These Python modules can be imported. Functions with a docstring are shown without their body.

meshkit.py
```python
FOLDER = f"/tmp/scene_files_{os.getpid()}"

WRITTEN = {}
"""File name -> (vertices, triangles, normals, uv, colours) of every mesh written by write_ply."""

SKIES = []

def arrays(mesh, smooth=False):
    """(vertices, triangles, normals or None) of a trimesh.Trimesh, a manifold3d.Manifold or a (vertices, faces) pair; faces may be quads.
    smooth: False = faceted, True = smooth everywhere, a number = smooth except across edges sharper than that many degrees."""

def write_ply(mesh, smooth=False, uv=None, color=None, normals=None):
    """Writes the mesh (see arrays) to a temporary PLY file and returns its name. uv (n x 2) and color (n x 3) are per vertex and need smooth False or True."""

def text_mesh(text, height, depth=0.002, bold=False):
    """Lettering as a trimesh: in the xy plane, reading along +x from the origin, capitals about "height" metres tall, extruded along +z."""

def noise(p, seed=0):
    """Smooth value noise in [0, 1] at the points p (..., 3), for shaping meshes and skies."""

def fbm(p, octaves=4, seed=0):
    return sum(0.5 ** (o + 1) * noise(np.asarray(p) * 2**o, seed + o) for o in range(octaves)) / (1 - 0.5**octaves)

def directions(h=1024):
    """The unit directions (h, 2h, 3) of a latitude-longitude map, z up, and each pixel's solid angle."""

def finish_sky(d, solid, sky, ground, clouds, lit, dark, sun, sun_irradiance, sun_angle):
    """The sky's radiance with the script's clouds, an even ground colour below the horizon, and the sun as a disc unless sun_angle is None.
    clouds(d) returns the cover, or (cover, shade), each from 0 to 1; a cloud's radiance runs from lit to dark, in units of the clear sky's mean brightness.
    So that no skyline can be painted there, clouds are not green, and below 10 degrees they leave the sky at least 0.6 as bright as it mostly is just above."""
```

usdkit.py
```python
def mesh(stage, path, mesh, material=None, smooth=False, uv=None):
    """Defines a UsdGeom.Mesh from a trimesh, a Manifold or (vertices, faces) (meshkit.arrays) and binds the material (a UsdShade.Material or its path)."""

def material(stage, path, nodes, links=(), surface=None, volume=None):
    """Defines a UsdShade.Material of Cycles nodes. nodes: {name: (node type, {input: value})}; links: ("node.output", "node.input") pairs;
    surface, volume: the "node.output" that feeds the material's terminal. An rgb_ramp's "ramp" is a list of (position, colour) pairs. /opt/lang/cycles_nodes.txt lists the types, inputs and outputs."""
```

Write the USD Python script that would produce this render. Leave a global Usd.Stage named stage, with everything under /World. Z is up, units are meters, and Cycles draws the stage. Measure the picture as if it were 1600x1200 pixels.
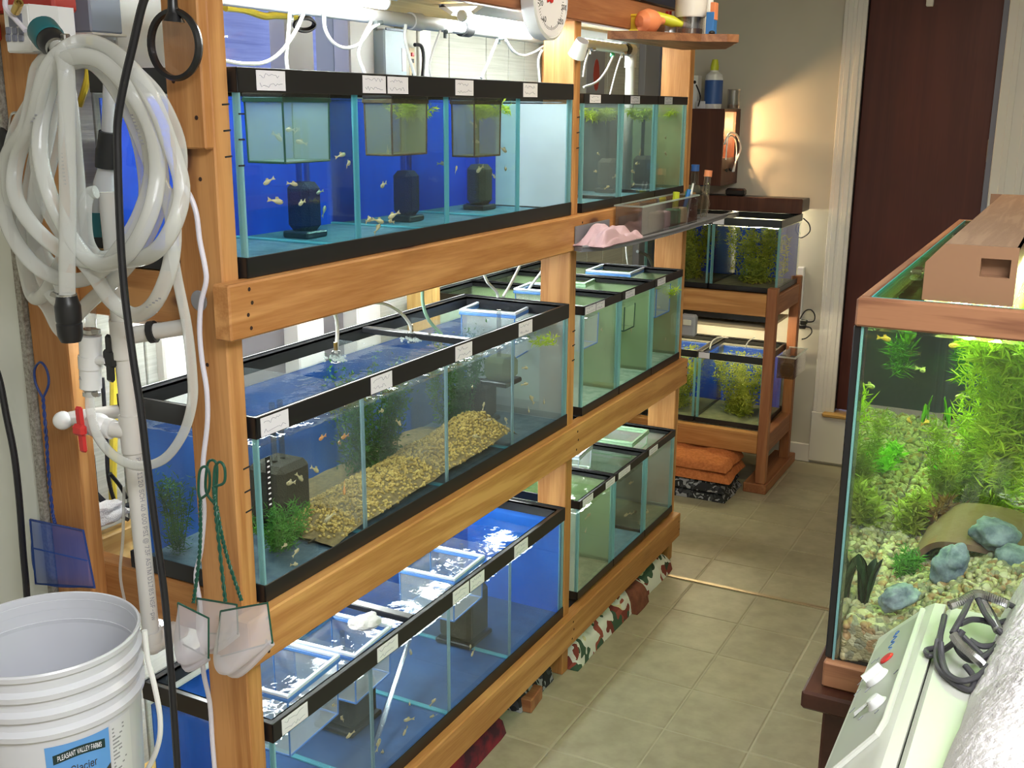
import math, random
import numpy as np, trimesh, usdkit, meshkit
from pxr import Usd, UsdGeom, UsdLux, UsdShade, Gf, Sdf, Vt
from shapely.geometry import Polygon
random.seed(7); rng = np.random.default_rng(7)
stage = Usd.Stage.CreateInMemory()
UsdGeom.SetStageUpAxis(stage, 'Z'); UsdGeom.SetStageMetersPerUnit(stage, 1.0)
UsdGeom.Xform.Define(stage, '/World')

# ------------------------------------------------------------------ camera
CAM = np.array([1.1633, -1.3085, 1.5782]); YAW, PITCH, ROLL, FPX = 27.7244, -14.4071, .3916, 1682.6
_y, _p, _r = map(math.radians, (YAW, PITCH, ROLL))
FWD = np.array([-math.sin(_y) * math.cos(_p), math.cos(_y) * math.cos(_p), math.sin(_p)])
_rt = np.array([math.cos(_y), math.sin(_y), 0]); _up = np.cross(_rt, FWD)
RT, UP = _rt * math.cos(_r) + _up * math.sin(_r), -_rt * math.sin(_r) + _up * math.cos(_r)
cam = UsdGeom.Camera.Define(stage, '/World/camera')
m = Gf.Matrix4d(1)
for i, v in enumerate((RT, UP, -FWD, CAM)): m.SetRow(i, Gf.Vec4d(*map(float, v), 1.0 if i == 3 else 0.0))
cam.AddTransformOp().Set(m)
cam.CreateHorizontalApertureAttr(36.0); cam.CreateVerticalApertureAttr(27.0)
cam.CreateFocalLengthAttr(FPX * 36 / 1600); cam.CreateClippingRangeAttr((0.02, 100.0))
cam.CreateExposureAttr(0.0)

def at(u, v, x=None, y=None, z=None):
    """The world point on a plane of constant x, y or z that a pixel of the 1600x1200 photograph shows."""
    d = FWD + RT * (u - 800) / FPX - UP * (v - 600) / FPX
    a, c = (0, x) if x is not None else (1, y) if y is not None else (2, z)
    return CAM + d * (c - CAM[a]) / d[a]

# ------------------------------------------------------------------ sky and lights
def rect_light(name, pos, target, w, h, color, power):
    l = UsdLux.RectLight.Define(stage, '/World/' + name)
    z = np.array(pos, float) - np.array(target, float); z /= np.linalg.norm(z)
    x = np.cross([0, 1, 0.01], z); x /= np.linalg.norm(x); y = np.cross(z, x)
    mm = Gf.Matrix4d(1)
    for i, v in enumerate((x, y, z, pos)): mm.SetRow(i, Gf.Vec4d(*map(float, v), 1.0 if i == 3 else 0.0))
    l.AddTransformOp().Set(mm); l.CreateWidthAttr(w); l.CreateHeightAttr(h)
    l.CreateColorAttr(Gf.Vec3f(*color)); l.CreateIntensityAttr(power)
    return l
dome = UsdLux.DomeLight.Define(stage, '/World/dusk_sky'); dome.CreateColorAttr(Gf.Vec3f(.48, .54, .95)); dome.CreateIntensityAttr(1.5)
rect_light('ceiling_lamp_near', (1.55, -.95, 2.37), (1.2, -.7, 0), 1.1, 1.1, (.95, .97, 1.0), 21.5)
rect_light('ceiling_lamp_far', (.75, 1.3, 2.36), (.7, 1.3, 0), .5, .5, (1, .84, .58), 15.5)
TUBE = 48.0           # radiance of the fluorescent tubes over the tanks
SHADE_TUBE = 66.0     # of the tube in the hood of the planted aquarium
HEAT_LAMP = 800.0     # of the small bulb in the wooden wall box

# ------------------------------------------------------------------ materials
M = {}
def mat(name, nodes, links, surface):
    M[name] = usdkit.material(stage, '/World/Looks/' + name, nodes, links, surface=surface); return M[name]
def plain(name, color, rough=.5, bump=0, bscale=60, spec=.5, **kw):
    n = {'p': ('principled_bsdf', dict(base_color=color, roughness=rough, specular_ior_level=spec, **kw))}; l = []
    if bump:
        n['g'] = ('geometry', {}); n['n'] = ('noise_texture', dict(scale=bscale, detail=4.0)); n['b'] = ('bump', dict(strength=bump, distance=.003))
        l = [('g.position', 'n.vector'), ('n.fac', 'b.height'), ('b.normal', 'p.normal')]
    return mat(name, n, l, 'p.BSDF')
def mottled(name, c1, c2, scale=8, rough=.6, detail=5, stretch=(1, 1, 1), bump=.15, lo=.35, hi=.65, spec=.5):
    return mat(name, {'g': ('geometry', {}), 'm': ('mapping', dict(scale=stretch)), 'n': ('noise_texture', dict(scale=scale, detail=detail, roughness=.6)),
        'r': ('rgb_ramp', dict(ramp=[(0, c1), (lo, c1), (hi, c2), (1, c2)])), 'b': ('bump', dict(strength=bump, distance=.003)), 'p': ('principled_bsdf', dict(roughness=rough, specular_ior_level=spec))},
        [('g.position', 'm.vector'), ('m.vector', 'n.vector'), ('n.fac', 'r.fac'), ('r.color', 'p.base_color'), ('n.fac', 'b.height'), ('b.normal', 'p.normal')], 'p.BSDF')
def wood(name, axis, light, dark, knot=(.13, .05, .025), rough=.5, gscale=1.0, knots=True):
    """Pine-like boards: grain stretched along an axis, growth lines, and knots."""
    st = [9.0, 9.0, 9.0]; st[axis] = .55
    ks = [5.5, 5.5, 5.5]; ks[axis] = 2.1
    n = {'g': ('geometry', {}), 'm': ('mapping', dict(scale=tuple(s * gscale for s in st))), 'n': ('noise_texture', dict(scale=1.6, detail=3.0, roughness=.55, distortion=.6)),
         'w': ('math', dict(math_type='multiply', value2=16.0)), 's': ('math', dict(math_type='sine')), 's2': ('math', dict(math_type='multiply_add', value2=.5, value3=.5)),
         'mf': ('mapping', dict(scale=tuple(s * gscale * 9 for s in st))), 'nf': ('noise_texture', dict(scale=3.0, detail=4.0)),
         'mx': ('mix_float', dict(fac=.5)), 'r': ('rgb_ramp', dict(ramp=[(0, light), (.35, light), (.85, dark), (1, dark)])),
         'mk': ('mapping', dict(scale=tuple(ks), location=(.37, .21, .43))), 'v': ('voronoi_texture', dict(scale=1.0, randomness=1.0)),
         'kr': ('rgb_ramp', dict(ramp=[(0, (1, 1, 1)), (.055, (1, 1, 1)), (.085, (.35, .35, .35)), (.17, (0, 0, 0)), (1, (0, 0, 0))])),
         'kb': ('rgb_to_bw', {}), 'mixk': ('mix', dict(color2=knot)), 'b': ('bump', dict(strength=.12, distance=.002)), 'p': ('principled_bsdf', dict(roughness=rough, specular_ior_level=.35))}
    l = [('g.position', 'm.vector'), ('m.vector', 'n.vector'), ('n.fac', 'w.value1'), ('w.value', 's.value1'), ('s.value', 's2.value1'), ('g.position', 'mf.vector'), ('mf.vector', 'nf.vector'),
         ('s2.value', 'mx.a'), ('nf.fac', 'mx.b'), ('mx.result', 'r.fac'), ('mx.result', 'b.height'), ('b.normal', 'p.normal')]
    if knots:
        l += [('g.position', 'mk.vector'), ('mk.vector', 'v.vector'), ('v.distance', 'kr.fac'), ('kr.color', 'kb.color'), ('kb.val', 'mixk.fac'), ('r.color', 'mixk.color1'), ('mixk.color', 'p.base_color')]
    else: l += [('r.color', 'p.base_color')]
    return mat(name, n, l, 'p.BSDF')
def pane(name, tint, f0=.04, power=5.0, rough=.0, top=1.0, gloss=(1, 1, 1), bump=0, bscale=40):
    """Clear sheet: transparent, more mirror-like at a glancing angle."""
    n = {'lw': ('layer_weight', dict(blend=.5)), 'pw': ('math', dict(math_type='power', value2=power)), 'ma': ('math', dict(math_type='multiply_add', value2=top - f0, value3=f0, use_clamp=True)),
         't': ('transparent_bsdf', dict(color=tint)), 'g': ('glossy_bsdf', dict(color=gloss, roughness=rough)), 'x': ('mix_closure', {})}
    l = [('lw.facing', 'pw.value1'), ('pw.value', 'ma.value1'), ('ma.value', 'x.fac'), ('t.BSDF', 'x.closure1'), ('g.BSDF', 'x.closure2')]
    if bump:
        n['ge'] = ('geometry', {}); n['no'] = ('noise_texture', dict(scale=bscale, detail=3.0, distortion=.8)); n['b'] = ('bump', dict(strength=bump, distance=.004))
        l += [('ge.position', 'no.vector'), ('no.fac', 'b.height'), ('b.normal', 'g.normal')]
    return mat(name, n, l, 'x.closure')
def veil(name, color, cover, rough=.5, translucent=.3, patchy=0):
    """Netting, milky plastic, algae film: part see-through, part solid."""
    n = {'d': ('diffuse_bsdf', dict(color=color)), 'tl': ('translucent_bsdf', dict(color=color)), 'm1': ('mix_closure', dict(fac=translucent)), 't': ('transparent_bsdf', {}), 'x': ('mix_closure', dict(fac=cover))}
    l = [('d.BSDF', 'm1.closure1'), ('tl.BSDF', 'm1.closure2'), ('t.BSDF', 'x.closure1'), ('m1.closure', 'x.closure2')]
    if patchy:
        n['g'] = ('geometry', {}); n['no'] = ('noise_texture', dict(scale=patchy, detail=4.0)); n['mm'] = ('math', dict(math_type='multiply', value2=2 * cover, use_clamp=True))
        l += [('g.position', 'no.vector'), ('no.fac', 'mm.value1'), ('mm.value', 'x.fac')]
    return mat(name, n, l, 'x.closure')
def leaf(name, c1, c2, scale=25, translucent=.35):
    return mat(name, {'g': ('geometry', {}), 'n': ('noise_texture', dict(scale=scale, detail=2.0)), 'r': ('rgb_ramp', dict(ramp=[(0, c1), (.35, c1), (.65, c2), (1, c2)])),
        'd': ('principled_bsdf', dict(roughness=.5)), 'tl': ('translucent_bsdf', {}), 'x': ('mix_closure', dict(fac=translucent))},
        [('g.position', 'n.vector'), ('n.fac', 'r.fac'), ('r.color', 'd.base_color'), ('r.color', 'tl.color'), ('d.BSDF', 'x.closure1'), ('tl.BSDF', 'x.closure2')], 'x.closure')
def glow(name, color, strength): return mat(name, {'e': ('emission', dict(color=color, strength=strength))}, [], 'e.emission')

PINE_L, PINE_D = (.60, .30, .108), (.40, .165, .048)
for i, a in enumerate('xyz'):
    wood('pine_' + a, i, PINE_L, PINE_D)
    wood('redwood_' + a, i, (.40, .17, .075), (.27, .095, .04))
    wood('yellow_pine_' + a, i, (.66, .43, .15), (.52, .29, .08))
wood('plywood', 1, (.72, .50, .19), (.60, .38, .12), knots=False)
wood('dark_wood', 1, (.075, .026, .016), (.05, .016, .010), rough=.35, knots=False)
wood('oak_trim_x', 0, (.35, .16, .08), (.20, .08, .04), gscale=1.6, knots=False)
wood('oak_trim_y', 1, (.35, .16, .08), (.20, .08, .04), gscale=1.6, knots=False)
wood('mahogany', 2, (.10, .034, .02), (.07, .022, .013), rough=.4, knots=False)
wood('door_veneer', 2, (.105, .027, .020), (.080, .020, .015), rough=.45, gscale=.6, knots=False)
wood('hood_vinyl_y', 1, (.29, .175, .11), (.21, .115, .07), gscale=3.0, rough=.45, knots=False)
plain('hood_end', (.285, .15, .08), .45, bump=.05, bscale=120)
plain('black_plastic', (.012, .012, .014), .32)
plain('black_rubber', (.016, .016, .018), .55)
plain('hole', (.035, .016, .01), .9)
plain('ink', (.02, .018, .018), .8)
plain('pale_ink', (.25, .25, .33), .9)
plain('white_plastic', (.80, .80, .80), .3)
plain('pvc_white', (.66, .64, .61), .3)
plain('pvc_grey', (.62, .62, .64), .35)
plain('tube_white', (.86, .87, .84), .25, subsurface_weight=.0)
plain('bucket_white', (.68, .69, .75), .28)
plain('paper', (.80, .78, .84), .85)
plain('sticker_white', (.72, .72, .76), .5)
plain('sticker_blue', (.13, .36, .78), .45)
plain('banner_green', (.010, .035, .035), .5)
plain('sticker_dark', (.05, .05, .045), .5)
plain('print_blue', (.03, .12, .36), .5)
plain('print_grey', (.30, .30, .33), .6)
plain('device_shell', (.52, .525, .47), .32)
plain('device_panel', (.36, .375, .32), .4)
plain('red_plastic', (.62, .03, .03), .3)
plain('teal_plastic', (.012, .12, .14), .35)
plain('steel', (.55, .55, .55), .25, metallic=1.0)
plain('brass', (.60, .42, .14), .3, metallic=1.0)
plain('cord_black', (.012, .012, .016), .4)
plain('cord_white', (.70, .67, .76), .4)
plain('cord_grey', (.05, .048, .055), .45)
plain('net_green_wire', (.012, .085, .055), .4)
plain('net_blue_wire', (.02, .05, .22), .4)
plain('frame_blue', (.10, .25, .62), .35)
plain('frame_white_blue', (.66, .75, .88), .35)
plain('frame_green', (.40, .62, .42), .4)
plain('tube_green', (.42, .72, .56), .25)
plain('yellow_plastic', (.72, .52, .03), .4)
plain('yellow_cable', (.78, .60, .06), .4)
plain('lime_plastic', (.62, .68, .04), .4)
plain('orange_rubber', (.86, .30, .14), .45)
plain('blue_plastic', (.04, .20, .58), .4)
plain('bottle_blue', (.03, .10, .34), .4)
plain('green_plastic', (.08, .42, .22), .4)
plain('pink_cloth', (.60, .40, .46), .95, bump=.5, bscale=400)
plain('grey_shelf', (.20, .20, .23), .5)
plain('box_grey', (.27, .31, .40), .5)
plain('panel_blue_grey', (.60, .72, .80), .5)
plain('outlet_strip', (.58, .56, .48), .5)
plain('sponge_black', (.014, .016, .016), .95, bump=.8, bscale=350)
plain('sponge_brown', (.055, .05, .035), .95, bump=.8, bscale=350)
plain('shade_grey', (.17, .15, .155), .6)
plain('grey_stack', (.13, .15, .15), .6)
plain('terracotta', (.21, .105, .065), .8, bump=.3, bscale=60)
plain('ceiling_paint', (.78, .76, .72), .9)
plain('trim_white', (.76, .73, .69), .45)
plain('jamb_grey', (.20, .21, .28), .6)
plain('cream_panel', (.80, .66, .44), .7)
plain('red_box', (.40, .03, .02), .5)
plain('terry_white', (.62, .59, .59), .95, bump=.6, bscale=500)
mottled('wall_paint', (.555, .525, .445), (.585, .555, .475), 3, .85, bump=.05)
mottled('wall_left_paint', (.68, .70, .64), (.73, .74, .69), 5, .8, bump=.1)
mottled('drywall_edge', (.22, .20, .17), (.45, .43, .38), 160, .95, bump=.6)
mottled('panelling', (.47, .47, .42), (.57, .57, .52), 2.0, .6, stretch=(1, 2, 90), bump=.35)
mottled('siding', (.22, .25, .40), (.30, .33, .48), 2, .8, stretch=(1, 2, 40), bump=.1)
for i, (a, b) in enumerate([((.335, .298, .208), (.415, .372, .268)), ((.345, .306, .213), (.43, .386, .275)), ((.322, .286, .20), (.405, .362, .26))]):
    mottled('vinyl_tile_%s' % 'abc'[i], a, b, 14, .42, bump=.12, spec=.4)
plain('grout', (.44, .40, .29), .6)
plain('threshold_metal', (.45, .36, .24), .35, metallic=.7)
mottled('towel_orange', (.46, .13, .035), (.62, .20, .06), 90, .95, bump=.9)
def blanket(name, cols, scale):
    st = [(i / len(cols), c) for i, c in enumerate(cols)]
    mat(name, {'g': ('geometry', {}), 'v': ('voronoi_texture', dict(scale=scale, randomness=1.0)), 'sp': ('separate_color', {}), 'no': ('noise_texture', dict(scale=scale * .8, detail=2.0)),
               'r': ('rgb_ramp', dict(ramp=[(x, c) for x, c in st], interpolate=False)), 'p': ('principled_bsdf', dict(roughness=.95))},
        [('g.position', 'no.vector'), ('no.color', 'v.vector'), ('v.color', 'sp.color'), ('sp.r', 'r.fac'), ('r.color', 'p.base_color')], 'p.BSDF')
blanket('quilt', [(.70, .70, .66), (.05, .10, .06), (.66, .64, .58), (.20, .04, .03), (.03, .05, .03), (.62, .56, .36), (.30, .07, .05)], 9)
blanket('quilt_dark', [(.02, .02, .025), (.30, .30, .32), (.02, .02, .02), (.05, .05, .06), (.02, .02, .02)], 14)
mottled('quilt_red', (.30, .015, .03), (.05, .01, .02), 14, .95, bump=.5)
mottled('blanket_brown', (.16, .05, .03), (.24, .08, .045), 40, .95, bump=.7)
mottled('gravel_yellow', (.30, .20, .05), (.62, .46, .14), 70, .8, bump=.5)
mottled('mud', (.05, .035, .02), (.10, .07, .035), 60, .9)
M['pebble'] = usdkit.material(stage, '/World/Looks/pebble', {'g': ('geometry', {}), 'v': ('voronoi_texture', dict(scale=85.0)), 'sc': ('separate_color', {}), 'r': ('rgb_ramp', dict(interpolate=False, ramp=[(0, (.30, .25, .13)), (.25, (.46, .39, .22)), (.5, (.24, .22, .14)), (.7, (.50, .44, .28)), (.85, (.34, .20, .09)), (1, (.54, .49, .34))])), 'p': ('principled_bsdf', dict(roughness=.55))},
    [('g.position', 'v.vector'), ('v.color', 'sc.color'), ('sc.r', 'r.fac'), ('r.color', 'p.base_color')], surface='p.BSDF')
mottled('rock_grey', (.10, .13, .17), (.30, .35, .39), 45, .8, bump=.8)
mottled('tank_blue', (.006, .055, .56), (.012, .085, .66), 5, .5, stretch=(1, 2.5, .5), bump=0)
mottled('tank_blue_soft', (.010, .12, .56), (.016, .155, .64), 6, .6, stretch=(1, 3, .6), bump=0)
mottled('tank_pale', (.60, .66, .68), (.66, .72, .74), 6, .7, bump=0)
mottled('tank_blue_dim', (.05, .14, .24), (.10, .22, .33), 7, .7, bump=0)
mottled('tank_mist', (.10, .15, .17), (.30, .37, .38), 8, .7, bump=0)
mottled('tank_algae', (.50, .62, .42), (.60, .70, .54), 7, .8, bump=.1)
mottled('tank_algae_olive', (.18, .24, .10), (.25, .30, .16), 8, .8, bump=.1)
mottled('tank_floor', (.05, .14, .20), (.10, .22, .27), 30, .7)
mottled('tank_floor_green', (.20, .34, .26), (.40, .52, .44), 30, .7)
mottled('tank_floor_olive', (.12, .13, .07), (.2, .2, .12), 30, .8)
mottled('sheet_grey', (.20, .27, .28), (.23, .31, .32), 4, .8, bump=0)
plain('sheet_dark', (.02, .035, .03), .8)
pane('glass', (.955, .985, .98), f0=.03, top=.75)
pane('glass_teal', (.80, .95, .94), f0=.05, top=.8)
pane('glass_green', (.72, .93, .80), f0=.05, top=.9)
pane('glass_mirror', (.80, .94, .86), f0=.10, power=1.6, top=.97)
pane('lens', (.97, .97, .97), f0=.06)
pane('clear_plastic', (.86, .86, .86), f0=.10, power=3, rough=.08)
pane('water_calm', (.88, .97, 1.0), f0=.04, rough=.0, bump=.25, bscale=25, gloss=(.95, .98, 1))
pane('water_rough', (.85, .95, 1.0), f0=.10, power=3, rough=.02, bump=1.0, bscale=55)
pane('water_green', (.90, .99, .86), f0=.04, bump=.3, bscale=25)
veil('edge_teal', (.16, .56, .66), .80)
veil('edge_teal_soft', (.34, .66, .70), .55)
veil('divider_haze', (.52, .62, .66), .07, patchy=6)
veil('edge_soft', (.34, .50, .56), .75)
mottled('tank_floor_deep', (.04, .085, .12), (.10, .16, .19), 25, .7)
mottled('tank_floor_blue', (.010, .055, .17), (.022, .085, .23), 12, .7)
mottled('gravel_dark', (.12, .085, .03), (.22, .16, .06), 90, .9, bump=.6)
mottled('gravel_bed', (.20, .18, .10), (.42, .38, .24), 110, .9, bump=.8)
pane('water_deep', (.86, .94, .97), f0=.045, bump=.3, bscale=30, gloss=(.95, .98, 1))
veil('net_white', (.72, .75, .76), .30)
veil('net_pale', (.78, .74, .80), .60)
veil('net_olive', (.30, .34, .20), .50)
veil('net_teal', (.36, .52, .46), .50)
veil('net_blue', (.05, .13, .50), .60)
veil('algae_film', (.46, .60, .36), .42, patchy=9)
veil('film_pale', (.70, .80, .78), .35, patchy=5)
veil('hose_milky', (.78, .78, .76), .78)
M['hose'] = usdkit.material(stage, '/World/Looks/hose', {'p': ('principled_bsdf', dict(base_color=(.76, .77, .74), roughness=.14)), 't': ('transparent_bsdf', {}), 'lw': ('layer_weight', dict(blend=.5)), 'ma': ('math', dict(math_type='multiply_add', value2=.55, value3=.36, use_clamp=True)), 'x': ('mix_closure', {})},
    [('lw.facing', 'ma.value1'), ('ma.value', 'x.fac'), ('t.BSDF', 'x.closure1'), ('p.BSDF', 'x.closure2')], surface='x.closure')
leaf('leaf_dark', (.02, .10, .02), (.06, .22, .03))
leaf('leaf_mid', (.05, .22, .03), (.14, .38, .05))
leaf('leaf_olive', (.24, .30, .03), (.46, .50, .08))
leaf('leaf_weed', (.22, .28, .02), (.52, .54, .07))
leaf('leaf_lime', (.40, .56, .02), (.62, .74, .06))
leaf('leaf_bright', (.20, .55, .02), (.36, .70, .05))
leaf('leaf_red', (.20, .06, .03), (.30, .16, .05))
leaf('leaf_black', (.008, .03, .012), (.02, .07, .02))
mottled('fish_pale', (.46, .38, .20), (.58, .50, .30), 120, .35, bump=0)
mottled('fish_orange', (.70, .25, .08), (.75, .40, .15), 120, .35, bump=0)
plain('fish_dark', (.05, .05, .05), .35)
glow('tube_glow', (.93, 1.0, .96), TUBE)
glow('hood_glow', (.92, 1.0, .36), SHADE_TUBE)
glow('warm_glow', (1.0, .86, .55), 95.0)
glow('tube_glow_top', (.93, 1.0, .96), TUBE * 1.6)
glow('lamp_glow', (1.0, .62, .28), HEAT_LAMP)

# ------------------------------------------------------------------ mesh helpers
class B:
    """Collects shapes in world coordinates; put() makes them one mesh."""
    def __init__(s): s.v, s.f, s.n = [], [], 0
    def add(s, v, f):
        v = np.asarray(v, float); f = np.asarray(f, int)
        if f.shape[1] == 4: f = np.vstack([f[:, [0, 1, 2]], f[:, [0, 2, 3]]])
        s.v.append(v); s.f.append(f + s.n); s.n += len(v); return s
    def tm(s, m): return s.add(m.vertices, m.faces)
    def box(s, x0, x1, y0, y1, z0, z1, b=0.0):
        x0, x1 = min(x0, x1), max(x0, x1); y0, y1 = min(y0, y1), max(y0, y1); z0, z1 = min(z0, z1), max(z0, z1)
        if b <= 0:
            m = trimesh.creation.box(bounds=[[x0, y0, z0], [x1, y1, z1]]); return s.tm(m)
        b = min(b, (x1 - x0) * .45, (y1 - y0) * .45, (z1 - z0) * .45); P = []
        for sx, ix in ((x0, 1), (x1, -1)):
            for sy, iy in ((y0, 1), (y1, -1)):
                for sz, iz in ((z0, 1), (z1, -1)):
                    P += [(sx, sy + iy * b, sz + iz * b), (sx + ix * b, sy, sz + iz * b), (sx + ix * b, sy + iy * b, sz)]
        return s.tm(trimesh.convex.convex_hull(np.array(P)))
    def obox(s, c, size, rz=0, rx=0, ry=0, b=0.0):
        t = B().box(-size[0] / 2, size[0] / 2, -size[1] / 2, size[1] / 2, -size[2] / 2, size[2] / 2, b)
        R = trimesh.transformations.euler_matrix(rx, ry, rz)[:3, :3]
        return s.add(np.vstack(t.v) @ R.T + np.asarray(c), np.vstack(t.f))
    def tube(s, pts, r, n=10, closed=False, caps=True):
        P = np.asarray(pts, float); k = len(P)
        T = (np.roll(P, -1, 0) - np.roll(P, 1, 0)) if closed else np.gradient(P, axis=0)
        T /= np.linalg.norm(T, axis=1, keepdims=True) + 1e-12
        a = np.zeros_like(P); ref = np.array([0, 0, 1.0]) if abs(T[0, 2]) < .9 else np.array([1.0, 0, 0])
        a[0] = np.cross(T[0], ref); a[0] /= np.linalg.norm(a[0])
        for i in range(1, k):
            w = a[i - 1] - T[i] * (a[i - 1] @ T[i]); a[i] = w / (np.linalg.norm(w) + 1e-12)
        bb = np.cross(T, a); R = np.broadcast_to(np.asarray(r, float), (k,)); an = np.arange(n) * 2 * np.pi / n
        V = (P[:, None] + R[:, None, None] * (np.cos(an)[None, :, None] * a[:, None] + np.sin(an)[None, :, None] * bb[:, None])).reshape(-1, 3)
        F = []
        for i in range(k if closed else k - 1):
            i2 = (i + 1) % k
            for j in range(n): j2 = (j + 1) % n; F.append([i * n + j, i * n + j2, i2 * n + j2, i2 * n + j])
        F = np.array(F); F = np.vstack([F[:, [0, 1, 2]], F[:, [0, 2, 3]]])
        if caps and not closed:
            C = len(V); V = np.vstack([V, P[0], P[-1]])
            F = np.vstack([F, [[C, (j + 1) % n, j] for j in range(n)], [[C + 1, (k - 1) * n + j, (k - 1) * n + (j + 1) % n] for j in range(n)]])
        return s.add(V, F)
    def cyl(s, p0, p1, r, n=16): return s.tube([p0, p1], r, n)
    def lathe(s, prof, c=(0, 0, 0), n=32, axis=(0, 0, 1)):
        """prof: (radius, height) pairs along the axis."""
        prof = np.asarray(prof, float); an = np.arange(n) * 2 * np.pi / n
        V = np.stack([prof[:, None, 0] * np.cos(an), prof[:, None, 0] * np.sin(an), np.broadcast_to(prof[:, None, 1], (len(prof), n))], -1).reshape(-1, 3)
        R = trimesh.geometry.align_vectors([0, 0, 1], axis)[:3, :3]; k = len(prof); F = []
        for i in range(k - 1):
            for j in range(n): j2 = (j + 1) % n; F.append([i * n + j, i * n + j2, (i + 1) * n + j2, (i + 1) * n + j])
        return s.add(V @ R.T + np.asarray(c), F)
    def ell(s, c, r, sub=2, noise=0, seed=0, rot=None):
        m = trimesh.creation.icosphere(sub, 1.0); v = m.vertices.copy()
        if noise: v *= 1 + noise * (meshkit.fbm(v * 1.7 + seed * 9.1, 3, seed) - .5)[:, None] * 2
        v = v * np.asarray(r)
        if rot is not None: v = v @ trimesh.transformations.euler_matrix(*rot)[:3, :3].T
        return s.add(v + np.asarray(c), m.faces)
    def prism(s, poly, h0, h1, axes=(0, 1, 2)):
        """poly: (a, b) outline on the first two axes, extruded along the third."""
        m = trimesh.creation.extrude_polygon(Polygon(poly), h1 - h0, engine='earcut'); v = m.vertices.copy(); v[:, 2] += h0
        w = np.zeros_like(v); w[:, axes[0]], w[:, axes[1]], w[:, axes[2]] = v[:, 0], v[:, 1], v[:, 2]
        f = m.faces
        if np.linalg.det(np.eye(3)[list(axes)]) < 0: f = f[:, ::-1]
        return s.add(w, f)
    def text(s, t, height, o, ux, uy, depth=.0006, bold=False, width=None):
        """Lettering from origin o along ux, upwards along uy; width fixes its length."""
        m = meshkit.text_mesh(t, height, depth, bold); v = m.vertices.copy()
        if width: v[:, 0] *= width / max(v[:, 0].max(), 1e-6)
        ux, uy = np.asarray(ux, float), np.asarray(uy, float); ux /= np.linalg.norm(ux); uy -= ux * (ux @ uy); uy /= np.linalg.norm(uy)
        return s.add(np.asarray(o) + v[:, :1] * ux + v[:, 1:2] * uy + v[:, 2:] * np.cross(ux, uy), m.faces)
    def put(s, parent, name, material, smooth=30, label=None, kind=None):
        path = numbered(parent + '/' + name)
        V, F = np.vstack(s.v), np.vstack(s.f)
        mm = usdkit.mesh(stage, path, (V - ORIGIN.get('/'.join(path.split('/')[:3]), ZERO), F), M[material], smooth=smooth)
        if label: mm.GetPrim().SetCustomDataByKey('label', label)
        if kind: mm.GetPrim().SetCustomDataByKey('kind', kind)
        return path
ZERO = np.zeros(3); ORIGIN, USED = {}, {}
def numbered(path):
    k = USED.get(path, 0); USED[path] = k + 1
    return path if k == 0 else '%s_%03d' % (path, k)
def tag(path, label, cat=None, group=None, kind=None):
    p = stage.GetPrimAtPath(path)
    for k, v in (('label', label), ('category', cat), ('group', group), ('kind', kind)):
        if v: p.SetCustomDataByKey(k, v)
    return path
def thing(name, label, cat, loc=(0, 0, 0), group=None, kind=None):
    path = numbered('/World/' + name); x = UsdGeom.Xform.Define(stage, path); x.AddTranslateOp().Set(Gf.Vec3d(*map(float, loc)))
    ORIGIN[path] = np.array(loc, float); return tag(path, label, cat, group, kind)
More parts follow.
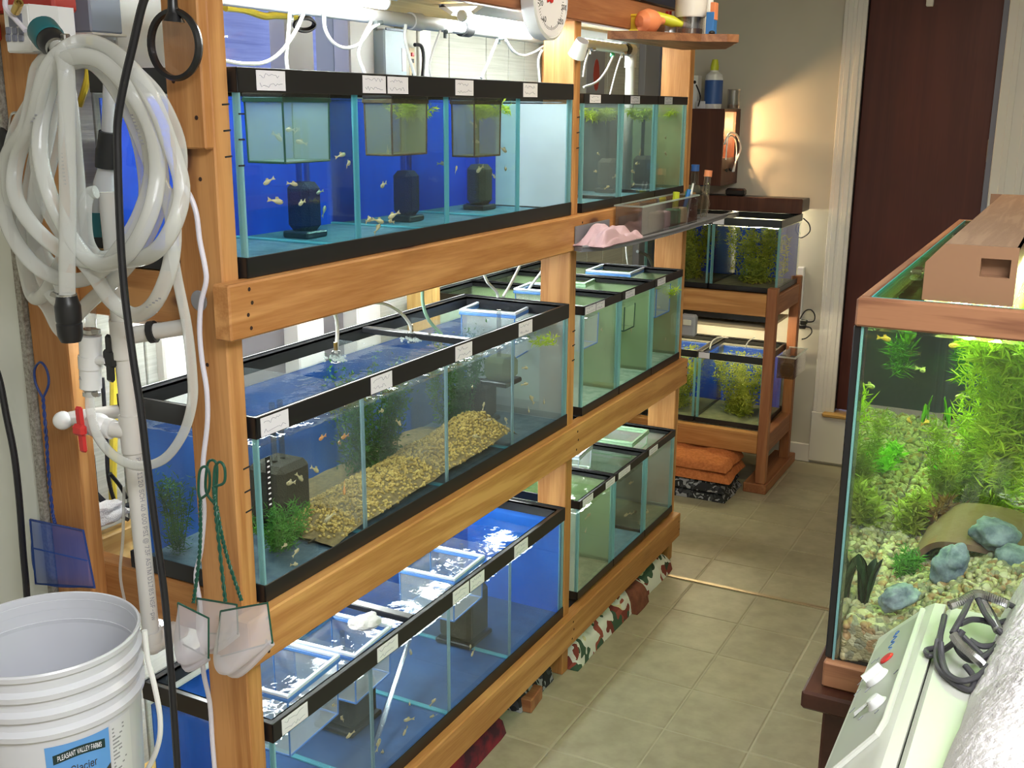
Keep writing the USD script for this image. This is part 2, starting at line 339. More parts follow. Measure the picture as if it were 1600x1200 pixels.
def single(b, name, material, label, cat, group=None, kind=None, smooth=30):
    return tag(b.put('/World', name, material, smooth), label, cat, group, kind)
def struct(name, label, cat=None):
    path = '/World/' + name; USED[path] = 1; UsdGeom.Xform.Define(stage, path); return tag(path, label, cat, kind='structure')
def copy(src, loc, label=None, rz=0, scale=1, group=None, tilt=0.0):
    d = stage.GetPrimAtPath(src).GetCustomData(); base = src.rstrip('0123456789').rstrip('_') if src[-1].isdigit() else src
    path = numbered(base); x = UsdGeom.Xform.Define(stage, path); x.GetPrim().GetReferences().AddInternalReference(src)
    x.ClearXformOpOrder(); mm = Gf.Matrix4d(1); c, sn = math.cos(rz) * scale, math.sin(rz) * scale
    ct, st_ = math.cos(tilt), math.sin(tilt)
    mm.SetRow(0, Gf.Vec4d(c, sn, 0, 0)); mm.SetRow(1, Gf.Vec4d(-sn * ct, c * ct, scale * st_, 0)); mm.SetRow(2, Gf.Vec4d(sn * st_, -c * st_, scale * ct, 0)); mm.SetRow(3, Gf.Vec4d(*map(float, loc), 1))
    x.AddTransformOp().Set(mm); x.GetPrim().SetInstanceable(True)
    return tag(path, label or d['label'], d['category'], group or d.get('group'))
def curve(pts, n=40, closed=False):
    """Catmull-Rom through the points."""
    P = np.asarray(pts, float); k = len(P); out = []
    segs = k if closed else k - 1; per = max(2, n // segs)
    for i in range(segs):
        g = (lambda j: P[j % k]) if closed else (lambda j: P[min(max(j, 0), k - 1)])
        p0, p1, p2, p3 = g(i - 1), g(i), g(i + 1), g(i + 2)
        for t in np.arange(per) / per:
            out.append(.5 * (2 * p1 + (p2 - p0) * t + (2 * p0 - 5 * p1 + 4 * p2 - p3) * t * t + (3 * p1 - p0 - 3 * p2 + p3) * t ** 3))
    if not closed: out.append(P[-1])
    return np.array(out)
def path_px(px, n=40, closed=False, **plane):
    return curve([at(u, v, **plane) for u, v in px], n, closed)
def squiggle(b, o, ux, uy, w, h, lines=2, r=.0004, seed=0):
    """Illegible handwriting: thin looping strokes on a paper label."""
    rg = np.random.default_rng(seed)
    for L in range(lines):
        yy = h * (1 - (L + .6) / (lines + .2)); k = 14
        t = np.linspace(.1, .9 - .2 * rg.random(), k)
        pts = [np.asarray(o) + np.asarray(ux) * w * a + np.asarray(uy) * (yy + h * .12 * rg.uniform(-1, 1)) for a in t]
        b.tube(pts, r, 3)

# ================================================================== THE ROOM
YW, XW = 3.53, -.56
fl = struct('floor', 'beige sheet vinyl floor with a square tile pattern')
B().box(-1.4, 2.2, -2.4, 3.6, -.05, -.0015).put(fl, 'grout', 'grout')
T0x, T0y, TS = .1286, 1.3319, .2245
for i in range(-4, 7):
    for j in range(-8, 10):
        x, y = T0x + i * TS, T0y + j * TS; g = .0018
        if y + TS > YW: continue
        if i > 4 and j > 2: continue
        b = B(); z0, z1 = -.0015, 0.0; e = .0035
        b.add([(x + g, y + g, z0), (x + TS - g, y + g, z0), (x + TS - g, y + TS - g, z0), (x + g, y + TS - g, z0),
               (x + g + e, y + g + e, z1), (x + TS - g - e, y + g + e, z1), (x + TS - g - e, y + TS - g - e, z1), (x + g + e, y + TS - g - e, z1)],
              [(4, 5, 6, 7), (0, 1, 5, 4), (1, 2, 6, 5), (2, 3, 7, 6), (3, 0, 4, 7)])
        b.put(fl, 'tile', 'vinyl_tile_%s' % 'abc'[(i * 7 + j * 3 + i * j) % 3], smooth=False)
tr = struct('trim_1', 'thin metal threshold strip crossing the vinyl floor')
B().box(-.30, 1.3, 2.012, 2.030, 0, .003, .001).put(tr, 'strip', 'threshold_metal')
wb = struct('wall_back', 'beige painted far wall beside the brown door')
b = B(); b.box(-.6, .20, YW, YW + .1, 0, 2.45); b.box(.20, .90, YW, YW + .1, 2.12, 2.45); b.box(.90, 2.2, YW, YW + .1, 0, 2.45)
b.box(.20, .90, YW, YW + .1, 0, .245); b.put(wb, 'plaster', 'wall_paint')
bb = struct('baseboard_back', 'pale baseboard along the far wall'); B().box(-.55, .178, YW - .012, YW, 0, .085, .003).put(bb, 'board', 'trim_white')
t2 = struct('trim_2', 'white fluted casing around the brown door')
for x0, x1, h in ((.178, .272, .245), (.808, .96, .245)):
    b = B(); b.box(x0, x1, YW - .014, YW, h, 2.16, .003)
    for k in range(2):
        xx = x0 + (x1 - x0) * (.3 + .4 * k); b.box(xx - .012, xx + .012, YW - .0162, YW - .012, h, 2.16, .002)
    b.put(t2, 'casing', 'trim_white')
B().box(.178, .96, YW - .016, YW, 2.10, 2.18, .003).put(t2, 'head_casing', 'trim_white')
B().box(.174, .42, YW - .018, YW, .012, .245, .003).put(t2, 'riser', 'trim_white')
B().box(.225, .90, YW - .045, YW + .08, .232, .252, .006).put(t2, 'sill', 'yellow_pine_x')
d1 = struct('door_1', 'dark reddish brown door one step above the floor')
B().box(.272, .79, YW + .03, YW + .07, .258, 2.04, .003).put(d1, 'leaf', 'door_veneer')
b = B(); b.box(.786, .812, YW + .0, YW + .09, .25, 2.09); b.box(.26, .812, YW + .0, YW + .09, 2.045, 2.09); b.put(d1, 'jamb', 'jamb_grey')
B().box(.262, .2725, YW + .0, YW + .09, .25, 2.09).put(d1, 'shadow_gap', 'black_rubber')
for z in (1.42, 1.30): B().cyl((.789, YW + .022, z - .045), (.789, YW + .022, z + .045), .007, 10).put(d1, 'hinge', 'steel')
B().box(.494, .522, YW + .012, YW + .034, 1.985, 2.05, .003).put(d1, 'closer_bracket', 'trim_white')
wl = struct('wall_left', 'white panelled wall behind the rack of tanks')
W0, W1 = (.44, 1.05), (1.02, 1.72)     # window opening: y, z
b = B(); b.box(XW - .10, XW - .012, .031, W0[0], 0, 2.45); b.box(XW - .10, XW - .012, W0[1], YW, 0, 2.45); b.box(XW - .10, XW - .012, W0[0], W0[1], 0, .86); b.box(XW - .10, XW - .012, W0[0], W0[1], 1.86, 2.45)
b.put(wl, 'backing', 'wall_paint')
gro = [.032, .11, .22, .30, .44]; ys = [1.05, 1.41, 1.556, 1.782, 1.932, 2.046, 2.25, 2.42, 2.60, 2.76, 2.98, 3.12, 3.30, 3.53]
for a, c in list(zip(gro[:-1], gro[1:])) + list(zip(ys[:-1], ys[1:])):
    B().box(XW - .012, XW, a + .0025, c - .0025, 0, 2.4, .002).put(wl, 'panel', 'panelling')
B().box(XW - .012, XW, .4425, 1.0475, 0, .86, .002).put(wl, 'panel', 'panelling'); B().box(XW - .012, XW, .4425, 1.0475, 1.86, 2.4, .002).put(wl, 'panel', 'panelling')
w1 = struct('window_1', 'white framed window behind the near tanks, dusk outside')
for y0, y1, z0, z1 in ((.33, .47, .80, 1.92), (1.03, 1.14, .80, 1.92), (.78, .885, .86, 1.86), (.40, 1.1, .80, .88), (.40, 1.1, 1.84, 1.92)):
    B().box(XW - .03, XW + .022, y0, y1, z0, z1, .004).put(w1, 'frame', 'trim_white')
B().box(XW - .045, XW - .04, .45, 1.05, .86, 1.86).put(w1, 'pane', 'glass')
B().box(XW - .035, XW - .025, .475, 1.028, .88, 1.30).put(w1, 'lower_shade', 'shade_grey', label='dark grey lower shade')
ns = struct('wall_neighbour', 'blue grey lap siding of the house outside the window')
for k in range(14):
    z = .3 + k * .13; B().obox((-1.75, .9, z), (.015, 3.2, .15), ry=.09).put(ns, 'siding_board', 'siding')
wr = struct('wall_right', 'plain wall on the aquarium side of the room'); B().box(2.1, 2.2, -2.4, YW, 0, 2.45).put(wr, 'plaster', 'wall_paint')
wn = struct('wall_near', 'plain wall behind the photographer'); B().box(-1.4, 2.2, -2.5, -2.4, 0, 2.45).put(wn, 'plaster', 'wall_paint')
ce = struct('ceiling', 'plain white ceiling'); B().box(-1.4, 2.2, -2.5, 3.6, 2.4, 2.45).put(ce, 'plaster', 'ceiling_paint')
wp = struct('wall_partition', 'white partition at the near left end of the rack')
B().box(-1.35, -.492, -.045, .03, 0, 2.4).put(wp, 'plaster', 'wall_left_paint'); B().box(-.492, -.478, -.05, .03, 0, 2.4).put(wp, 'raw_edge', 'drywall_edge')
B().box(-1.4, -1.3, -2.4, .0, 0, 2.4).put(wp, 'plaster', 'wall_left_paint')

# ================================================================== THE WOODEN RACK
LV = {'t': (1.3114, 1.6355), 'm': (.7481, 1.0808), 'b': (.1831, .5136)}
rk = thing('wooden_rack', 'three-tier pine lumber rack holding the tanks along the left wall', 'rack', (-.2, 1.0, 0))
def post(x0, x1, y0, y1, z0, z1, m='pine_z', name='post', label=None): return B().box(x0, x1, y0, y1, z0, z1, .0025).put(rk, name, m, smooth=False, label=label)
p1 = post(-.103, -.014, -.042, -.004, 0, 1.95)
post(-.086, -.0125, -.062, -.0425, 1.514, 1.95, name='doubler_board')
p2 = post(-.087, -.0, 1.227, 1.2645, 0, 1.80)
p3 = post(-.107, -.008, 2.136, 2.174, 0, 1.79)
p4 = post(-.474, -.382, -.042, -.004, 0, 1.95); post(-.51, -.42, 1.227, 1.2645, 0, 1.30, 'yellow_pine_z'); post(-.545, -.45, 2.142, 2.18, 0, 1.79)
for k, (zb, zt) in LV.items():
    bm = B().box(-.014, .021, -.068 if k != 'b' else -.04, 2.165, zb - .089, zb - .0005, .003).put(rk, 'beam', 'pine_y', smooth=False)
    b = B()
    for y, zs in ((-.022, (.012, .034, .052, .074)), (1.25, (.02, .045, .07)), (2.15, (.03, .06))):
        for q, dz in enumerate(zs):
            b.lathe([(0, .0212), (.0032, .0212), (.0036, .0208)], (0, y + .006 * math.sin(q * 2.1), zb - dz), 10, (1, 0, 0))
    b.put(bm, 'screw_head', 'hole', label='row of dark screw heads')
    B().box(-.51, -.475, .0, 2.14, zb - .089, zb - .0005, .003).put(rk, 'rear_beam', 'yellow_pine_y', smooth=False)
    for y0, y1 in ((-.004, .034), (1.2645, 1.30), (2.10, 2.136)):
        B().box(-.474, -.0145, y0, y1, zb - .0895, zb - .002, .003).put(rk, 'cross_rail', 'pine_x', smooth=False)
    b = B()
    for y in (.35, .8, 1.55, 1.85): b.box(-.474, -.0145, y, y + .06, zb - .04, zb - .003)
    b.put(rk, 'slat', 'yellow_pine_x', smooth=False)
B().box(-.014, .0125, -.10, 1.96, 1.785, 1.93, .003).put(rk, 'header', 'redwood_y', smooth=False)
B().box(-.555, -.0145, -.02, 2.17, 1.797, 1.812).put(rk, 'top_board', 'plywood', smooth=False)
def ticks(par, x, ys, zs, w=.0008):
    for z in zs: B().obox((x + w / 2, ys, z), (w, .016, .0026), rx=.06).put(par, 'tick_mark', 'ink')
ticks(p1, -.014, -.013, [at(352, v, x=-.014)[2] for v in (163, 204, 245)] + [at(385, v, x=-.014)[2] for v in (731, 768, 800)])
ticks(p2, 0.0, 1.256, [at(906, v, x=0)[2] for v in (183, 207, 231)] + [at(897, v, x=0)[2] for v in (517, 539, 562)], .0012)
B().lathe([(0, .003), (.012, .003), (.016, .0015), (.017, 0)], at(311, 470, y=-.042), 20, (0, -1, 0)).put(p1, 'felt_disc', 'print_grey')
b = B()
for u, v in ((271, 127), (307, 184), (313, 280), (324, 570), (350, 1052)):
    p = at(u, v, y=-.0425 if v > 235 else -.0625); b.lathe([(0, .0008), (.003, .0008), (.0035, 0)], p, 8, (0, -1, 0))
b.put(p1, 'nail_hole', 'hole')

# ================================================================== THE TANKS
def place(axis):
    """Tank frame (depth d inwards, length l, height z) -> world, for a front facing +x or -y."""
    if axis == 'x': return lambda v: np.stack([-v[:, 0], v[:, 1], v[:, 2]], -1), True
    return lambda v: np.stack([v[:, 1], v[:, 0], v[:, 2]], -1), True
TANKS = {}
def tank(key, label, axis, front, l0, l1, depth, z0, z1, dividers=(), water=None, back='tank_blue', backing=None, ends=('glass', 'glass'), rim_h=.038, base_h=.033, floor='tank_floor',
         glass='glass', water_mat='water_calm', lip=.018, rough_spots=(), braces=(), group=None, div_mat='glass_teal', papers=(), wave=.0012, edge=.009, seal='edge_teal'):
    F, flip = place(axis)
    def W(b):  # a builder in tank coordinates (d, l, z) into world
        o = B()
        for v, f in zip(b.v, [x - n for x, n in zip(b.f, np.cumsum([0] + [len(q) for q in b.v])[:-1])]):
            w = v.copy(); w[:, 0] = v[:, 0] + (-front if axis == 'x' else front)
            o.add(F(w), f[:, ::-1])
        return o
    c = np.array([[depth / 2, (l0 + l1) / 2, z0]]); c[:, 0] += (-front if axis == 'x' else front)
    t = thing('aquarium', label, 'fish tank', F(c)[0], group)
    e = .003; g = .006
    # rims
    b = B(); zi = z1 - .004
    for d0, d1, a0, a1 in ((0, e, l0, l1), (depth - e, depth, l0, l1), (0, depth, l0, l0 + e), (0, depth, l1 - e, l1)): b.box(d0, d1, a0, a1, z1 - rim_h, z1, .001)
    for d0, d1, a0, a1 in ((e, lip, l0 + e, l1 - e), (depth - lip, depth - e, l0 + e, l1 - e), (lip, depth - lip, l0 + e, l0 + lip), (lip, depth - lip, l1 - lip, l1 - e)): b.box(d0, d1, a0, a1, zi - .004, zi)
    for d0, d1, a0, a1 in ((lip - .003, lip, l0 + lip, l1 - lip), (depth - lip, depth - lip + .003, l0 + lip, l1 - lip), (lip, depth - lip, l0 + lip - .003, l0 + lip), (lip, depth - lip, l1 - lip, l1 - lip + .003)): b.box(d0, d1, a0, a1, z1 - rim_h + .006, zi)
    W(b).put(t, 'top_rim', 'black_plastic', smooth=False)
    b = B()
    for d0, d1, a0, a1 in ((0, e, l0, l1), (depth - e, depth, l0, l1), (0, depth, l0, l0 + e), (0, depth, l1 - e, l1)): b.box(d0, d1, a0, a1, z0, z0 + base_h, .001)
    W(b).put(t, 'bottom_rim', 'black_plastic', smooth=False)
    zb, zt = z0 + .012, z1 - .009
    W(B().box(e, e + g, l0 + e, l1 - e, zb, zt)).put(t, 'front_pane', glass, smooth=False)
    W(B().box(depth - e - g, depth - e, l0 + e, l1 - e, zb, zt)).put(t, 'back_pane', glass, smooth=False)
    bd = backing or depth - e - g - .001
    W(B().box(bd - .003, bd, l0 + e + g, l1 - e - g, zb + .003, (water or zt) - .001)).put(t, 'backing', back, smooth=False, label='painted backing sheet')
    W(B().box(e + g, depth - e - g, l0 + e, l0 + e + g, zb, zt)).put(t, 'end_pane', ends[0], smooth=False)
    W(B().box(e + g, depth - e - g, l1 - e - g, l1 - e, zb, zt)).put(t, 'end_pane', ends[1], smooth=False)
    W(B().box(e, depth - e, l0 + e, l1 - e, zb - .004, zb + .003)).put(t, 'floor_pane', floor, smooth=False)
    for sg, l in ((1, l0 + e), (-1, l1 - e)):
        b = B(); b.box(e - .0012, e + g + edge * .7, l, l + sg * .004, zb, zt); b.box(e + g, e + g + edge * .5, l, l + sg * (g + .004), zb, zt)
        W(b).put(t, 'corner_seal', 'edge_teal_soft', smooth=False)
    for l in dividers:
        dv = W(B().box(e + g + .001, depth - e - g, l - .003, l + .003, zb + .003, zt - .006)).put(t, 'divider', div_mat, smooth=False)
        W(B().box(e + g, e + g + .004, l - edge, l + edge, zb + .003, zt - .006, .0015)).put(dv, 'edge_seal', seal, smooth=False)
        W(B().box(e + g, depth - e - g, l - .007, l + .007, zb + .003, zb + .007, .001)).put(dv, 'floor_seal', 'edge_teal', smooth=False)
    for l in braces:
        W(B().box(lip, depth - lip, l - .012, l + .012, zi - .014, zi, .002)).put(t, 'brace', 'black_plastic', smooth=False)
    if water:
        nl, nd = max(8, int((l1 - l0) / .008)), max(8, int(depth / .009))
        L, D = np.meshgrid(np.linspace(l0 + e + g, l1 - e - g, nl), np.linspace(e + g, depth - e - g, nd), indexing='ij')
        P = np.stack([D.ravel(), L.ravel(), np.zeros(D.size)], -1)
        h = wave * (meshkit.fbm(P * [38, 38, 1] + 3.3, 3, 5) - .5) * 2
        for (sd, sl, rad, amp) in rough_spots:
            w = np.exp(-((P[:, 0] - sd) ** 2 + (P[:, 1] - sl) ** 2) / rad ** 2); h += amp * w * (meshkit.fbm(P * [85, 85, 1] + sl * 50, 3, 9) - .5) * 2
        edged = np.minimum(np.minimum(P[:, 0] - e - g, depth - e - g - P[:, 0]), np.minimum(P[:, 1] - l0 - e - g, l1 - e - g - P[:, 1])); h += .0018 * np.exp(-edged / .004)
        P[:, 2] = water + h
        I = np.arange(nl * nd).reshape(nl, nd); q = np.stack([I[:-1, :-1], I[:-1, 1:], I[1:, 1:], I[1:, :-1]], -1).reshape(-1, 4)
        W(B().add(P, q)).put(t, 'water', water_mat, smooth=True)
    for k, (la, lb, za, zb2, hand) in enumerate(papers):
        pl = W(B().box(-.0009, 0.0, la, lb, za, zb2)).put(t, 'paper_label', 'paper', smooth=False)
        b = B()
        if axis == 'x': squiggle(b, (front + .0011, la, za), (0, 1, 0), (0, 0, 1), lb - la, zb2 - za, 2, .00035, k + int(front * 10) + int(z0 * 100))
        else: squiggle(b, (la, front - .0011, za), (1, 0, 0), (0, 0, 1), lb - la, zb2 - za, 1, .00035, k)
        if hand: b.put(pl, 'handwriting', 'pale_ink', label='illegible pale pencil handwriting')
    TANKS[key] = t
    return t
def ly(pairs, x=.001):   # paper labels from photographed corners
    out = []
    for u0, v0, u1, v1 in pairs:
        a, c = at(u0, v0, x=x), at(u1, v1, x=x); out.append((a[1], c[1], c[2], a[2], True))
    return out
def rimlabels(us, z1, rim_h, hand=True):
    """Labels spanning most of the rim's height between pairs of photographed columns."""
    out = []
    for u0, u1 in us:
        a = at(u0, 600, x=.001); c = at(u1, 600, x=.001)
        out.append((a[1], c[1], z1 - rim_h * .93, z1 - rim_h * .12, hand))
    return out
def yat(u, v, x=-.012): return float(at(u, v, x=x)[1])
TD = [yat(557, 300), yat(697, 280), yat(808, 250)]; MD = [yat(568, 750), yat(697, 690), yat(800, 620)]; BD = [yat(579, 1080), yat(700, 980), yat(796, 900)]
def rl(lst, zr):
    out = []
    for u0, u1 in lst:
        v0 = 400.0
        def y_on(u):
            lo, hi = -.05, 2.3
            for _ in range(50):
                mid = (lo + hi) / 2; d = np.array([.001, mid, zr]) - CAM; uu = 800 + FPX * (d @ RT) / (d @ FWD)
                lo, hi = (mid, hi) if uu < u else (lo, mid)
            return lo
        out.append((y_on(u0), y_on(u1)))
    return out
def papers(lst, z1, rim_h, hand=True): return [(a, c, z1 - rim_h * .95, z1 - rim_h * .10, hand) for a, c in rl(lst, z1 - rim_h / 2)]
tank('t', 'long four-section tank with bright blue back on the top tier', 'x', 0, 0, 1.2256, .319, *LV['t'], dividers=TD, water=1.590, edge=.0085,
     papers=papers([(401, 446), (567, 603), (606, 638), (712, 740), (818, 840)], LV['t'][1], .036))
tank('m', 'long planted tank with a heap of yellow gravel on the middle tier', 'x', 0, 0, 1.2256, .319, *LV['m'], dividers=MD, water=1.022, back='tank_blue_soft', braces=[yat(650, 570, x=-.16)], ends=('glass', 'film_pale'), floor='tank_floor_deep', edge=.006, div_mat='divider_haze', seal='edge_soft', water_mat='water_deep',
     rough_spots=[(.10, .06, .12, .006), (.20, .42, .05, .006), (.10, .75, .09, .005), (.15, .95, .10, .004)], papers=papers([(408, 451), (580, 613), (712, 738), (811, 832)], LV['m'][1], .038))
tank('b', 'long deep blue tank with net breeders on the bottom tier', 'x', 0, 0, 1.2256, .319, *LV['b'], dividers=BD, water=.462, back='tank_blue_soft', braces=[.48], ends=('glass', 'tank_blue_soft'), floor='tank_floor_blue', edge=.006, div_mat='divider_haze', seal='edge_soft', water_mat='water_deep',
     rough_spots=[(.06, .06, .12, .007), (.10, .38, .06, .007), (.12, .86, .10, .006)], papers=papers([(441, 481), (590, 622), (708, 733), (735, 757), (804, 825)], LV['b'][1], .037))
B().box(-.215, -.012, 1.2136, 1.2158, LV['t'][0] + .018, 1.587).put(TANKS['t'], 'end_sheet', 'tank_pale', label='pale sheet over the far end pane'); B().box(-.308, -.2155, 1.2136, 1.2158, LV['t'][0] + .018, 1.587).put(TANKS['t'], 'end_sheet', 'tank_blue')
for v in (178, 218, 259):
    p = at(379, v, x=.0); B().box(-.003, -.0005, p[1] - .006, p[1] + .006, p[2] - .0013, p[2] + .0013).put(TANKS['t'], 'tick_mark', 'ink')
CW = .2703
def trio(k, y0, z0, z1, wl, names, labels, endm, back, fl, gl, wm, rimh=.0245, baseh=.0245, dy=0):
    for i in range(3):
        a = y0 + i * CW; lab = labels[i]
        tank(k + str(i), names[i], 'x', 0, a, a + CW - .002, .508, z0, z1, water=wl, ends=(endm[i], endm[i + 1]), back=back[i], floor=fl[i], glass=gl, water_mat=wm, rim_h=rimh, base_h=baseh,
             papers=papers(lab, z1, rimh, True), lip=.014, edge=.005, group='ten small end-on tanks' if False else None, rough_spots=[(.2, a + .1, .06, .003)])
trio('u', 1.290, 1.3114, 1.614, 1.577, ['small top tier tank next to the middle post', 'middle one of the three small top tier tanks', 'small top tier tank at the far end of the rack'],
     [[(922, 939)], [(986, 1000)], [(1039, 1051)]], ['glass', 'divider_haze', 'divider_haze', 'algae_film'], ['tank_mist', 'tank_blue_dim', 'tank_mist'], ['tank_floor', 'tank_floor', 'tank_floor'], 'glass', 'water_green')
trio('v', 1.3217, .7497, 1.0576, 1.010, ['small greenish middle tier tank next to the middle post', 'middle one of the three greenish middle tier tanks', 'small greenish middle tier tank at the far end of the rack'],
     [[(915, 931), (932, 945)], [(978, 992)], [(1028, 1040)]], ['film_pale', 'algae_film', 'algae_film', 'algae_film'], ['tank_algae', 'tank_algae', 'tank_algae'], ['tank_floor_green'] * 3, 'glass', 'water_green')
trio('w', 1.3217, .1940, .4981, .452, ['small murky bottom tier tank next to the middle post', 'middle one of the three small bottom tier tanks', 'small bottom tier tank at the far end of the rack'],
     [[(911, 927)], [(947, 961), (967, 985)], [(1015, 1028)]], ['film_pale', 'algae_film', 'glass', 'film_pale'], ['tank_algae_olive', 'tank_blue_soft', 'tank_algae_olive'], ['tank_floor_olive', 'tank_floor', 'tank_floor_olive'], 'glass', 'water_green')

# ================================================================== LAMPS AND AIR LINES
def fixture(label, y0, y1, x, z, group=None, lit='tube_glow'):
    t = thing('fluorescent_fixture', label, 'light fixture', (x, (y0 + y1) / 2, z), group)
    b = B(); b.box(x - .06, x + .06, y0, y1, z + .012, z + .022, .002)
    b.prism([(x - .06, z + .014), (x - .028, z - .004), (x - .022, z + .002), (x - .05, z + .02)], y0, y1, (0, 2, 1)); b.prism([(x + .06, z + .014), (x + .05, z + .02), (x + .022, z + .002), (x + .028, z - .004)], y0, y1, (0, 2, 1))
    b.put(t, 'housing', 'white_plastic', smooth=False)
    for yy in (y0, y1): B().lathe([(0, -.004), (.011, -.004), (.0128, -.002), (.0128, .003), (.011, .005), (0, .005)], (x, yy, z - .006), 14, (0, 1, 0)).put(t, 'lamp_holder', 'white_plastic')
    B().tube([(x, y0 + .01, z - .006), (x, y1 - .01, z - .006)], .0125, 12).put(t, 'tube', lit, label='lit fluorescent tube')
fixture('fluorescent lamp above the near half of the top tank', -.0, yat(601, 10, -.075), -.075, 1.777, lit='tube_glow_top')
fixture('fluorescent lamp above the far half of the top tank', yat(722, 40, -.09), 1.215, -.09, 1.777, lit='tube_glow_top')
fixture('fluorescent lamp above the three small top tier tanks', 1.30, 2.05, -.20, 1.777, lit='tube_glow_top')
fixture('fluorescent lamp hidden over the middle tier long tank', .02, 1.20, -.285, 1.195)
fixture('fluorescent lamp hidden over the small middle tier tanks', 1.31, 2.10, -.30, 1.195)
fixture('fluorescent lamp hidden over the bottom tier long tank', .02, 1.20, -.285, .63)
fixture('fluorescent lamp hidden over the small bottom tier tanks', 1.31, 2.10, -.30, .63)

# air manifold of PVC pipe under the top board
XP = -.135
mf = thing('air_manifold', 'grey white plastic pipe running under the top board', 'pipe', (XP, 1.0, 1.75))
zp = lambda u, v: at(u, v, x=XP)
pa, pb, pc = zp(340, 4), zp(642, 32), zp(722, 40); pd_, pe, pf = zp(862, 62), zp(905, 70), zp(990, 78)
yj = pb[1]; zpp = 1.752
P = lambda y: (XP, y, zpp)
B().tube([P(-.06), P(yj)], .0145, 16).put(mf, 'pipe', 'pvc_grey'); B().tube([P(yj - .004), P(yj + .035)], .018, 16).put(mf, 'coupling', 'pvc_grey')
B().tube([P(yj + .03), P(pc[1])], .0145, 16).put(mf, 'pipe', 'pvc_grey'); B().tube([P(pc[1]), P(1.915)], .0145, 16).put(mf, 'pipe', 'pvc_white')
B().tube([P(pc[1] - .004), P(pc[1] + .03)], .019, 16).put(mf, 'rubber_clamp', 'black_rubber')
B().tube([P(1.875), P(1.905)], .019, 16).put(mf, 'rubber_clamp', 'black_rubber')
B().tube([P(1.90), P(1.945)], .019, 16).put(mf, 'elbow', 'pvc_white')
B().tube([(XP, 1.935, zpp + .015), (XP, 1.935, 1.15)], .0145, 16).put(mf, 'pipe', 'pvc_white'); B().tube([(XP, 1.935, 1.70), (XP, 1.935, 1.735)], .018, 16).put(mf, 'coupling', 'pvc_white')
def valve(u, m='black_plastic'):
    y = zp(u, 20)[1]; b = B()
    b.obox((XP + .004, y, zpp - .017), (.007, .007, .02), b=.001); b.obox((XP + .012, y, zpp - .013), (.010, .024, .009), rx=.1, b=.002); b.put(mf, 'valve', m)
for u in (452, 583, 693, 777): valve(u, 'grey_stack')
for u in (922, 972): valve(u, 'steel')
B().ell(at(957, 86, x=XP + .01), (.008, .008, .008), 1).put(mf, 'valve_knob', 'green_plastic')
def airline(px, label, x=None, r=.0034, m='tube_white', group='air tubes', xs=None, n=36):
    pts = [at(u, v, x=(x if xs is None else xs[i])) for i, (u, v) in enumerate(px)]
    return single(B().tube(curve(pts, n), r, 8), 'air_tube', m, label, 'tube', group)
airline([(453, 20), (450, 60), (447, 90), (450, 112)], 'straight white air tube hanging near the first paper label', -.12)
airline([(474, 22), (462, 48), (440, 80), (412, 98), (375, 99), (340, 92)], 'white air tube curving down behind the near post', -.12)
airline([(506, 20), (508, 45), (520, 66), (540, 75), (562, 68), (580, 45), (592, 38)], 'white air tube sagging in a loop under the pipe', -.12)
airline([(580, 34), (566, 62), (560, 85), (570, 116)], 'white air tube running down beside the grey outlet strip', -.12)
airline([(634, 38), (633, 62), (642, 98), (648, 118)], 'white air tube in front of the outlet strip', -.12)
airline([(688, 48), (676, 82), (671, 106), (676, 128)], 'thin clear air tube left of the wall grooves', -.12, r=.0026)
airline([(777, 62), (765, 92), (752, 122)], 'slanting white air tube above the third divider', -.12)
airline([(790, 62), (802, 80), (818, 87), (838, 80), (855, 68)], 'white air tube drooping between valve and middle post', -.12)
airline([(854, 68), (842, 90), (842, 112), (844, 136)], 'white air tube hanging just left of the middle post', -.12)
airline([(921, 78), (914, 100), (911, 120)], 'clear air tube hanging just right of the middle post', -.10, r=.0028)
airline([(958, 88), (946, 112), (932, 128), (912, 136)], 'white air tube curling away from the green valve knob', -.12, r=.0032)
airline([(972, 84), (963, 110), (953, 148)], 'straight clear air tube beside the vertical pipe', -.12, r=.0026)
airline([(519, 482), (526, 500), (527, 525), (525, 552)], 'white air tube feeding the near bubbling stone', -.14, r=.004)
airline([(570, 473), (600, 474), (625, 488), (640, 506), (643, 520)], 'white air tube arching to the second bubbling stone', -.16, r=.004)
airline([(660, 450), (661, 475), (670, 500), (690, 522)], 'green tinted air tube dipping into the water', -.15, r=.004, m='tube_green')
airline([(755, 425), (762, 441), (775, 455), (778, 464)], 'white air tube bending over the blue framed breeder', -.2, r=.004)
airline([(812, 416), (800, 440), (786, 464)], 'white air tube slanting over the blue framed breeder', -.2, r=.004)
airline([(850, 420), (836, 438), (826, 452)], 'white air tube slanting close to the middle post', -.25, r=.004)
airline([(978, 385), (979, 400), (981, 412)], 'short pale air tube beside the vertical white pipe', -.2, r=.003)
airline([(996, 393), (1012, 400), (1020, 416), (1025, 430), (1027, 445)], 'dark grey curved hose behind the blue breeder', -.2, r=.006, m='grey_stack', group=None)
